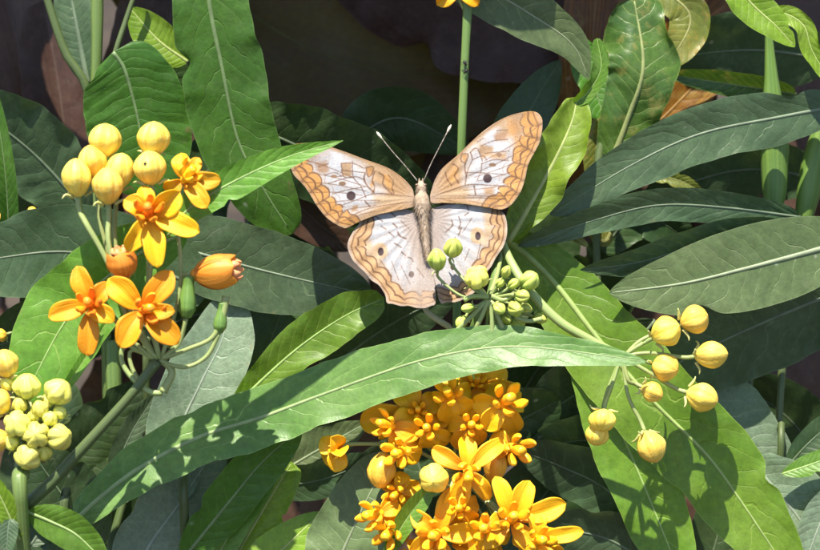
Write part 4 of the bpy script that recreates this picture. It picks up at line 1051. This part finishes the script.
wings['FR'] = dict(
    outline=[(430, 196), (431.5, 190), (435.3, 179), (443, 167.5), (458, 154.7), (471, 142), (486, 129), (504, 117.8), (521.8, 112.2), (534.5, 111.5), (541, 116.5), (542.5, 125.5), (540, 141), (535.8, 150), (528.5, 164), (525, 179), (520.5, 192),
             (512, 204), (505, 208.5), (498, 209.5), (483.6, 206.8), (463, 204), (445, 203), (432, 203)],
    margin=[(536, 110), (542.5, 125.5), (540, 141), (535.8, 150), (528.5, 164), (525, 179), (520.5, 192), (512, 204), (503, 210), (496, 210)],
    cells=8, band=22, base=(430, 196), white=z5([(195, 205), (235, 185), (265, 115), (300, 120), (300, 165), (350, 150), (372, 200), (368, 240), (350, 335), (310, 385), (200, 372), (180, 330), (185, 285)]),
    blobs=[(z5([(235, 175), (300, 185), (280, 210), (245, 235), (230, 200)]), TAN, 2.5), (z5([(270, 135), (350, 120), (340, 155), (300, 165)]), BROWN * 1.5, 4), (z5([(125, 250), (150, 265), (140, 320), (105, 330), (100, 290)]), ORANGE, 2),
           (z5([(165, 212), (188, 215), (178, 245), (168, 235)]), ORANGE * 0.8, 1.5), (z5([(60, 370), (190, 340), (190, 382), (60, 384)]), PEACH, 6), (z5([(250, 345), (290, 340), (290, 375), (255, 375)]), TAN, 4), (z5([(345, 75), (385, 80), (395, 120), (355, 125)]), ORANGE * 1.05, 6), (z5([(350, 105), (395, 115), (375, 145), (350, 140)]), ORANGE * 1.05, 6), (z5([(375, 150), (415, 155), (405, 190), (372, 190)]), ORANGE * 1.05, 6), (z5([(250, 120), (295, 118), (290, 160), (268, 168)]), WHITE * 1.05, 3), (z5([(285, 160), (330, 165), (325, 205), (290, 200)]), WHITE * 1.05, 3), (z5([(200, 180), (225, 172), (222, 192), (204, 192)]), CREAM * 1.1, 1.5), (z5([(95, 250), (140, 235), (110, 330), (60, 360)]), TAN, 6), (z5([(260, 210), (340, 205), (340, 235), (280, 230)]), TAN * 1.2, 4)],
    lines=[(z5([(45, 382), (110, 358), (190, 333), (260, 334), (335, 338)]), .5), (z5([(50, 386), (150, 386), (235, 384), (320, 390)]), .45), (z5([(180, 285), (240, 286), (335, 293)]), .45), (z5([(212, 335), (219, 372)]), .85),
           (z5([(178, 330), (188, 275), (205, 235), (198, 205)]), .6), (z5([(243, 250), (238, 285), (222, 320)]), .5), (z5([(198, 205), (215, 190), (228, 195), (245, 240)]), .55), (z5([(205, 235), (245, 220), (262, 235)]), .5), (z5([(243, 250), (290, 235), (345, 238)]), .5),
           (z5([(255, 210), (300, 205), (350, 200)]), .45), (z5([(240, 180), (290, 160), (345, 155)]), .45), (z5([(128, 250), (150, 268), (136, 298), (152, 326)]), .75), (z5([(100, 285), (106, 310), (124, 334)]), .75), (z5([(165, 212), (190, 215), (176, 258), (182, 300)]), .8),
           (z5([(165, 212), (160, 235), (178, 250)]), .7), (z5([(225, 165), (250, 150)]), .4), (z5([(300, 120), (345, 118)]), .4)],
    eyes=[(z5([(265, 308)])[0], 4.4, 4.6, DARK, .55), (z5([(285, 255)])[0], 3.6, 2.0, BROWN * 0.8, 1.2), (z5([(310, 215)])[0], 3, 2, BROWN, 1.2)], costa=[(431.5, 190), (435.3, 179), (443, 167.5), (471, 142), (504, 117.8), (521.8, 112.2)])
wings['HL'] = dict(
    outline=[(418, 214), (404, 208), (385, 207), (366, 214), (360.5, 222), (351.3, 234.5), (347.5, 246), (352, 259), (358, 266), (365.4, 273), (371, 280), (378.4, 285), (383, 291), (385.5, 296), (387, 303), (393, 304), (401, 306.2), (409, 306), (416, 308), (424.5, 308.3),
             (431, 306), (435.4, 303.5), (435.6, 289), (433, 272), (428, 244), (424, 222)],
    margin=[(361, 221), (351.3, 234.5), (347.5, 246), (352, 259), (365.4, 273), (378.4, 285), (385.5, 296), (387, 303), (401, 306.2), (416, 308), (424.5, 308.3), (436, 304)],
    cells=9, band=19, base=(420, 220), white=z6([(140, 130), (240, 90), (280, 110), (330, 200), (385, 300), (415, 380), (340, 390), (260, 350), (190, 270), (130, 180)]),
    blobs=[(z6([(290, 100), (370, 90), (420, 260), (440, 400), (400, 370), (350, 260)]), CREAM * np.array((0.82, 0.78, 0.78)), 8), (z6([(120, 160), (160, 190), (190, 250), (240, 330), (200, 330), (110, 220)]), PEACH * 1.1, 6)],
    lines=[(z6([(188, 108), (222, 132)]), .7), (z6([(215, 153), (237, 166)]), .6), (z6([(250, 180), (270, 196)]), .7), (z6([(272, 225), (302, 243)]), .7), (z6([(303, 263), (320, 276)]), .7), (z6([(330, 285), (345, 290), (352, 303)]), .8), (z6([(368, 330), (397, 370)]), .6),
           (z6([(258, 95), (276, 112)]), .6), (z6([(268, 143), (284, 158)]), .8), (z6([(286, 178), (296, 195), (322, 206)]), .9), (z6([(300, 130), (340, 170)]), .3), (z6([(200, 280), (250, 350)]), .25), (z6([(260, 300), (290, 380)]), .22), (z6([(300, 320), (340, 400)]), .22)],
    eyes=[(z6([(213, 258)])[0], 7.5, 8.5, PEACH * 1.15, 2.5), (z6([(215, 261)])[0], 3.0, 4.2, DARK, .6), (z6([(345, 357)])[0], 2.8, 3.2, DARK, .6)], costa=None)
wings['HR'] = dict(
    outline=[(426, 214), (436, 207), (455, 204), (480, 206), (495, 208.5), (503.7, 213.5), (506.9, 223), (506.9, 235), (503.7, 246), (499.5, 252.5), (495.4, 258.8), (491, 267), (486, 273), (482, 281), (477.7, 288), (474, 293), (469.4, 295.5), (462, 300), (455, 302.3), (447, 302), (442, 303.6), (438.7, 299), (436.5, 289), (433, 272), (430, 244), (427, 222)],
    margin=[(503.7, 212), (506.9, 223), (506.9, 235), (503.7, 246), (495.4, 258.8), (486, 273), (477.7, 288), (469.4, 295.5), (455, 302.3), (442, 303.6), (437, 299)],
    cells=9, band=18, base=(430, 220), white=z6([(500, 60), (640, 70), (660, 120), (640, 210), (600, 290), (540, 360), (470, 380), (440, 330), (470, 250), (500, 150)]),
    blobs=[(z6([(440, 80), (510, 70), (500, 160), (460, 300), (440, 380), (425, 250)]), CREAM * np.array((0.82, 0.78, 0.78)), 8), (z6([(650, 80), (690, 90), (690, 180), (660, 240), (640, 230), (655, 150)]), PEACH * 1.1, 5)],
    lines=[(z6([(580, 62), (586, 86)]), .6), (z6([(570, 108), (586, 96)]), .7), (z6([(545, 112), (552, 140), (545, 165)]), .7), (z6([(515, 130), (518, 150), (490, 178)]), .8), (z6([(556, 160), (545, 190)]), .7), (z6([(530, 200), (520, 240)]), .6), (z6([(590, 250), (570, 300)]), .25), (z6([(560, 180), (600, 120)]), .25),
           (z6([(640, 215), (620, 300)]), .25)],
    eyes=[(z6([(623, 193)])[0], 7, 8.5, PEACH * 1.15, 2.5), (z6([(626, 195)])[0], 2.9, 4.2, DARK, .6), (z6([(520, 325)])[0], 2.4, 3.4, DARK, .6)], costa=None)

def wing_z(x, y, hind):
    z = -0.30 * (y - 215) - 0.13 * abs(x - 422)
    z += 6 * math.sin(min(1, abs(x - 422) / 130) * math.pi)        # gentle arch across the wing
    return z + (5.0 if hind else 0.0)

def wing_mesh(key, step):
    w = wings[key]
    poly = w['outline']
    pp = spline(poly + [poly[0]], 260)[:-1]
    x0, y0 = pp.min(0); x1, y1 = pp.max(0)
    gx, gy = np.meshgrid(np.arange(x0, x1, step), np.arange(y0, y1, step))
    g = np.stack([gx.ravel(), gy.ravel()], 1)
    g[:, 0] += (np.arange(len(g)) // gx.shape[1] % 2) * step * 0.5
    keep = inside(g, pp)
    g = g[keep]
    g = g[dist_poly(g, list(map(tuple, pp)) + [tuple(pp[0])]) > step * 0.5]
    # ragged, finely scalloped fringe
    cen = pp.mean(0)
    allp = [Vector((float(a), float(b))) for a, b in np.vstack([pp, g])]
    nb = len(pp)
    r = delaunay_2d_cdt(allp, [(i, (i + 1) % nb) for i in range(nb)], [], 1, 1e-6)
    v2 = np.array([(v.x, v.y) for v in r[0]])
    return v2, [tuple(f) for f in r[2]]

def wing_colors(key, p):
    w = wings[key]
    d, t = along(p, w['margin'])
    hind = key[0] == 'H'
    jit = np.array([noise.noise((a / 9, b / 9, 3)) for a, b in p])
    fine = np.array([noise.noise((a / 1.7, b / 1.7, 8)) for a, b in p])
    col = np.tile(PEACH if not hind else CREAM * 0.95, (len(p), 1))
    base_d = np.linalg.norm(p - np.array(w['base']), axis=1)
    if not hind:
        f = sm01(base_d, 75, 20)
        col = col * (1 - f[:, None]) + TAN * f[:, None]
    f = soft_in(p, w['white'], 14) ** 0.7
    mot = np.clip(np.array([noise.noise((a / 6, b / 6, 17)) + 0.5 * noise.noise((a / 2.5, b / 2.5, 5)) for a, b in p]) * 0.9 + 0.25, 0, 1)[:, None]
    wht = WHITE * (1 - 0.55 * mot) + CREAM * 1.08 * 0.55 * mot
    col = col * (1 - f[:, None]) + wht * f[:, None]
    for poly, c, s in w['blobs']:
        f = soft_in(p, poly, s)[:, None] * 0.9
        col = col * (1 - f) + c * f
    # thin pale grey veining over the white
    n = w['cells']
    ph = (t * n) % 1
    k = np.abs(np.sin(math.pi * ph))
    B = w['band']
    inner = B * (0.66 + 0.22 * k) + jit * 1.6
    f = sm01(d, inner + 2.5, inner - 2.0)
    cellj = np.sin(np.floor(t * n) * 12.9) * 0.5 + 0.5
    band = ORANGE[None, :] * (0.85 + 0.25 * cellj[:, None])
    if hind:
        band = band * 0.5 + PEACH * 1.12 * 0.5
    fade = sm01(ph, 0.0, 0.35) * sm01(ph, 1.0, 0.65)
    band = band * (0.8 + 0.25 * fade[:, None])
    col = col * (1 - f[:, None]) + band * f[:, None]
    def ink(dist, wid, c=LINE, a=1.0):
        nonlocal col
        q = (sm01(dist, wid + 0.55, np.maximum(0.02, wid - 0.45)) * a)[:, None]
        col = col * (1 - q) + c * q
    ink(np.abs(d - inner), 0.72 + 0.2 * fine, a=0.97)
    mid = B * (0.36 + 0.15 * k) + jit
    ink(np.abs(d - mid), 0.85 + 0.3 * fine, a=0.97)
    if not hind:
        ink(np.where((d < inner) & (d > 2) & (t > 0.01) & (t < 0.985), np.minimum(ph, 1 - ph) * 9 + 0.1, 9), 0.55, a=0.8)
    out3 = B * 0.16 + 0.5 * k
    ink(np.abs(d - out3), 0.6 + 0.2 * fine, a=0.85)
    if not hind:
        ink(np.abs(d - B * (0.9 + 0.2 * k)), 0.25 + 0.25 * fine, c=BROWN, a=0.55)
        # brown dusting toward the wing tip
        tp = np.array(w['margin'][0])
        f = (sm01(np.linalg.norm(p - tp, axis=1) + 6 * jit, 46, 16) * (d > inner) * 0.6)[:, None]
        col = col * (1 - f) + BROWN * 1.25 * f
    edge = sm01(d, B * 0.16, 0.3)[:, None] * (0.9 if not hind else 0.7)
    fr = (TAN * 0.9 + 0.05)[None, :] * (1 - 0.35 * (np.minimum(ph, 1 - ph) < 0.12))[:, None]
    col = col * (1 - edge) + (fr if not hind else (CREAM * 0.95)[None, :]) * edge
    if not hind:
        # wing veins running in from the margin
        mg = spline(w['margin'], 200)
        bs = np.array(w['base'])
        for i in range(1, n):
            m_ = mg[int(199 * i / n)]
            e_ = bs + (m_ - bs) * (0.42 + 0.08 * math.sin(i * 2.1))
            c_ = (m_ + e_) / 2 + np.array((m_ - e_)[::-1]) * np.array((-0.03, 0.03))
            ink(dist_poly(p, spline([m_, c_, e_], 12).tolist()) + 0.15 * fine, 0.42, c=LINE * 1.2, a=0.75)
    else:
        mg = spline(w['margin'], 200)
        bs = np.array(w['base'])
        for i in range(1, n):
            m_ = mg[int(199 * i / n)]
            e_ = bs + (m_ - bs) * 0.35
            ink(dist_poly(p, [m_, e_]) + 0.3 * fine, 0.22, c=BROWN * 1.5, a=0.35)
    for l, wd in w['lines']:
        if len(l) > 2:
            l = spline(l, 16).tolist()
        ink(dist_poly(p, l) + 0.22 * fine, wd * (0.92 + 0.35 * jit), a=0.85)
    for c, rx, ry, cc, s in w['eyes']:
        q = np.sqrt(((p[:, 0] - c[0]) / rx) ** 2 + ((p[:, 1] - c[1]) / ry) ** 2)
        f = sm01(q, 1 + 0.5 * s / max(rx, 1), 1 - 0.5 * s / max(rx, 1))[:, None]
        col = col * (1 - f) + cc * f
    if w['costa']:
        cd_, ct = along(p, w['costa'])
        f = (sm01(cd_, 4.5, 0.5) * 0.85 * (d > 8))[:, None]
        col = col * (1 - f) + (TAN * 0.95) * f
        ink(cd_, 0.45, a=0.6)
    # body side fuzz tint and scale dusting
    f = sm01(np.abs(p[:, 0] - 424), 24, 4)[:, None] * 0.5
    col = col * (1 - f) + np.array((0.36, 0.28, 0.23)) * f
    col = col * (1 + 0.14 * fine + 0.10 * jit)[:, None]
    return np.clip(col, 0.01, 0.9)

wm, nt, out = new_mat('butterfly_wing')
at = N(nt, 'ShaderNodeAttribute', attribute_name='pattern')
tc = N(nt, 'ShaderNodeTexCoord')
nz = N(nt, 'ShaderNodeTexNoise', i_Scale=2600.0, i_Detail=2.0)
nt.links.new(tc.outputs['Object'], nz.inputs['Vector'])
cc = mixc(nt, 0.22, at.outputs['Color'], nz.outputs[0], 'OVERLAY')
bp = N(nt, 'ShaderNodeBump', i_Strength=0.25, i_Distance=0.0003)
nt.links.new(nz.outputs[0], bp.inputs['Height'])
pr = N(nt, 'ShaderNodeBsdfPrincipled', i_Roughness=0.6)
pr.inputs['Sheen Weight'].default_value = 0.06
pr.inputs['Specular IOR Level'].default_value = 0.25
nt.links.new(cc, pr.inputs['Base Color']); nt.links.new(bp.outputs[0], pr.inputs['Normal'])
tr = N(nt, 'ShaderNodeBsdfTranslucent')
nt.links.new(at.outputs['Color'], tr.inputs[0])
ms = N(nt, 'ShaderNodeMixShader'); ms.inputs[0].default_value = 0.18
nt.links.new(pr.outputs[0], ms.inputs[1]); nt.links.new(tr.outputs[0], ms.inputs[2])
nt.links.new(ms.outputs[0], out.inputs[0])

bz = lambda y: -0.30 * (y - 215)
BF = thing('butterfly', 'white and orange butterfly with dark eyespots, wings spread, resting above the green buds', 'butterfly', tuple(P(424, 240, bz(240) + 12)))
for key, nm in (('HL', 'hindwing'), ('HR', 'hindwing'), ('FL', 'forewing'), ('FR', 'forewing')):
    v2, fc = wing_mesh(key, 0.62)
    col = wing_colors(key, v2)
    hind = key[0] == 'H'
    org = np.array(wings[key]['base'])
    vv = []
    for x, y in v2:
        ang = math.atan2(y - org[1], x - org[0])
        rr_ = math.hypot(x - org[0], y - org[1])
        rip = 0.4 * math.sin(ang * 26) * min(1, rr_ / 40)
        vv.append(P(x, y, wing_z(x, y, hind) + rip))
    o = mesh_obj(nm, vv, fc, wm, BF, col=col)
    md = o.modifiers.new('thickness', 'SOLIDIFY'); md.thickness = 0.7 * S; md.offset = 1.0

bm_ = plain_mat('butterfly_body', (0.26, 0.185, 0.12), (0.38, 0.29, 0.21), rough=0.7, scale=700, bump=0.6)
fur = plain_mat('butterfly_hair', (0.31, 0.23, 0.15), (0.43, 0.345, 0.265), rough=0.7, scale=900)
bpts = [(421, 181, 0), (421, 184.5, 0), (421.2, 188.5, 0), (421.3, 192, 0), (421.6, 198, 0), (422, 205, 0), (422.6, 211, 0), (423.4, 217, 0), (424.6, 230, 0), (426.2, 245, 0), (427.4, 257, 0), (428, 263, 0)]
brad = [1.2, 4.6, 5.4, 4.4, 7.6, 8.4, 7.0, 4.8, 4.4, 3.8, 2.4, 0.6]
seg_n = 110
cpx = spline(bpts, seg_n)
rads = np.interp(np.linspace(0, 1, seg_n), np.linspace(0, 1, len(brad)), brad)
dcum = np.r_[0, np.cumsum(np.linalg.norm(np.diff(np.array(bpts, float), axis=0), axis=1))]
rads = np.interp(np.linspace(0, dcum[-1], seg_n), dcum, brad)
for _ in range(4):
    rads[1:-1] = (rads[:-2] + 2 * rads[1:-1] + rads[2:]) / 4
ringm = 1 - 0.05 * (np.sin(np.linspace(0, dcum[-1], seg_n) * 1.15) > 0.75) * (cpx[:, 1] > 217)
rads = rads * ringm
bw = [P(x, y, bz(y) + 0.5) for x, y, _ in cpx]
BODY = tube('body', bw, rads, bm_, BF, n=seg_n, sides=28, world=True)
eye_m = plain_mat('butterfly_eye', (0.10, 0.06, 0.04), (0.16, 0.11, 0.07), rough=0.25)
for sx in (-1, 1):
    e0 = Vector((421 + sx * 3.2, 183.5, bz(184) - 1.5)); e1 = Vector((421 + sx * 4.6, 186.8, bz(186) - 1.5))
    tube('eye', [tuple(e0.lerp(e1, t)) for t in (0, .3, .5, .7, 1)], [0.3, 1.9, 2.3, 1.9, 0.3], eye_m, BF, n=16, sides=12)
    tube('palp', [(421 + sx * 1.6, 182.5, bz(182) - 1), (421 + sx * 1.8, 178, bz(178) - 3)], [1.3, 0.9, 0.3], fur, BF, n=8, sides=7)
ant = plain_mat('antenna', (0.13, 0.10, 0.075), (0.38, 0.33, 0.27), rough=0.5, scale=1600)
antt = plain_mat('antenna_club', (0.55, 0.46, 0.36), (0.70, 0.62, 0.52), rough=0.5)
for pts in ([(417.5, 181, bz(181) - 1), (404, 164.5, bz(165) - 8), (392, 151, bz(150) - 14), (377.5, 133, bz(133) - 20)], [(424, 180.5, bz(181) - 1), (430, 166, bz(166) - 8), (438, 150, bz(150) - 14), (450.5, 126, bz(126) - 20)]):
    a_ = tube('antenna', pts, [0.6, 0.55, 0.55, 0.55, 0.6, 0.8], ant, BF, n=30, sides=8)
    e, q = Vector(pts[-1]), Vector(pts[-2])
    d = (e - q).normalized()
    tube('club', [tuple(e - d * 7), tuple(e - d * 3), tuple(e + d * 0.5), tuple(e + d * 1.6)], [0.65, 1.15, 1.5, 1.2, 0.3], antt, a_, n=14, sides=10)
leg_m = plain_mat('butterfly_leg', (0.42, 0.33, 0.22), (0.52, 0.43, 0.30), rough=0.5)
for sx in (-1, 1):
    for k, (yy, zt) in enumerate(((198, 34), (208, 32))):
        tube('leg', [(421 + sx * 4, yy, bz(yy) + 5), (421 + sx * 11, yy + 6, bz(yy) + 12), (421 + sx * 7, yy + 3, 22), (420.5 + sx * 1.8, yy + 5, zt)], [1.0, 0.8, 0.6, 0.5], leg_m, BF, n=16, sides=7)
# hair: short bristles over thorax, abdomen and wing roots, one mesh
hv, hf = [], []
for i in range(4200):
    s_ = random.random()
    idx = int(s_ * (seg_n - 8)) + 3
    c0 = bw[idx]; r0 = rads[idx] * S
    th = random.uniform(0, 2 * math.pi)
    rad = R_ * math.cos(th) - F_ * math.sin(th)
    along_ = (bw[min(seg_n - 1, idx + 3)] - bw[idx]).normalized()
    L = random.uniform(2.0, 5.0) * S * (1.5 if 25 < idx < 70 else 1.1)
    r1 = c0 + rad * r0 * 0.96
    tipp = r1 + (rad * random.uniform(0.3, 0.8) + along_ * random.uniform(0.5, 1.0) + R_ * random.uniform(-.3, .3)) * L
    sd2 = along_.cross(rad).normalized() * (0.22 * S)
    b0 = len(hv)
    hv += [r1 - sd2, r1 + sd2, tipp]
    hf.append((b0, b0 + 1, b0 + 2))
hr = mesh_obj('hair', hv, hf, fur, BODY)
hr['kind'] = 'stuff'

# ------------------------------------------------------------------ small insects
def aphid(x, y, z, s, label, ang=0.3):
    b = P(x, y, z)
    t = thing('aphid', label, 'insect', tuple(b))
    dx, dy = math.cos(ang), math.sin(ang)
    tube('body', [(x - dx * 1.5 * s, y - dy * 1.5 * s, z - 0.6 * s), (x, y, z - 0.9 * s), (x + dx * 1.3 * s, y + dy * 1.3 * s, z - 0.7 * s), (x + dx * 2 * s, y + dy * 2 * s, z - 0.5 * s)], [0.2 * s, 0.95 * s, 0.8 * s, 0.45 * s, 0.1 * s], M['black'], t, n=16, sides=10)
    for k in range(3):
        for sg in (-1, 1):
            o = (k - 0.8) * 0.9 * s
            tube('leg', [(x + dx * o, y + dy * o, z - 0.7 * s), (x + dx * o - dy * sg * 1.3 * s, y + dy * o + dx * sg * 1.3 * s, z - 1.1 * s), (x + dx * o * 1.3 - dy * sg * 2.2 * s, y + dy * o * 1.3 + dx * sg * 2.2 * s, z)], [0.16 * s, 0.14 * s, 0.1 * s], M['black'], t, n=8, sides=5)
aphid(465, 63, 59.5, 2.0, 'black insect on the upright green stem, the upper of two', 1.2)
aphid(466, 71, 59.5, 1.7, 'black insect on the upright green stem, the lower of two', 2.2)
aphid(145, 163.5, -134.5, 1.1, 'tiny dark insect on a round yellow bud', 0.4)
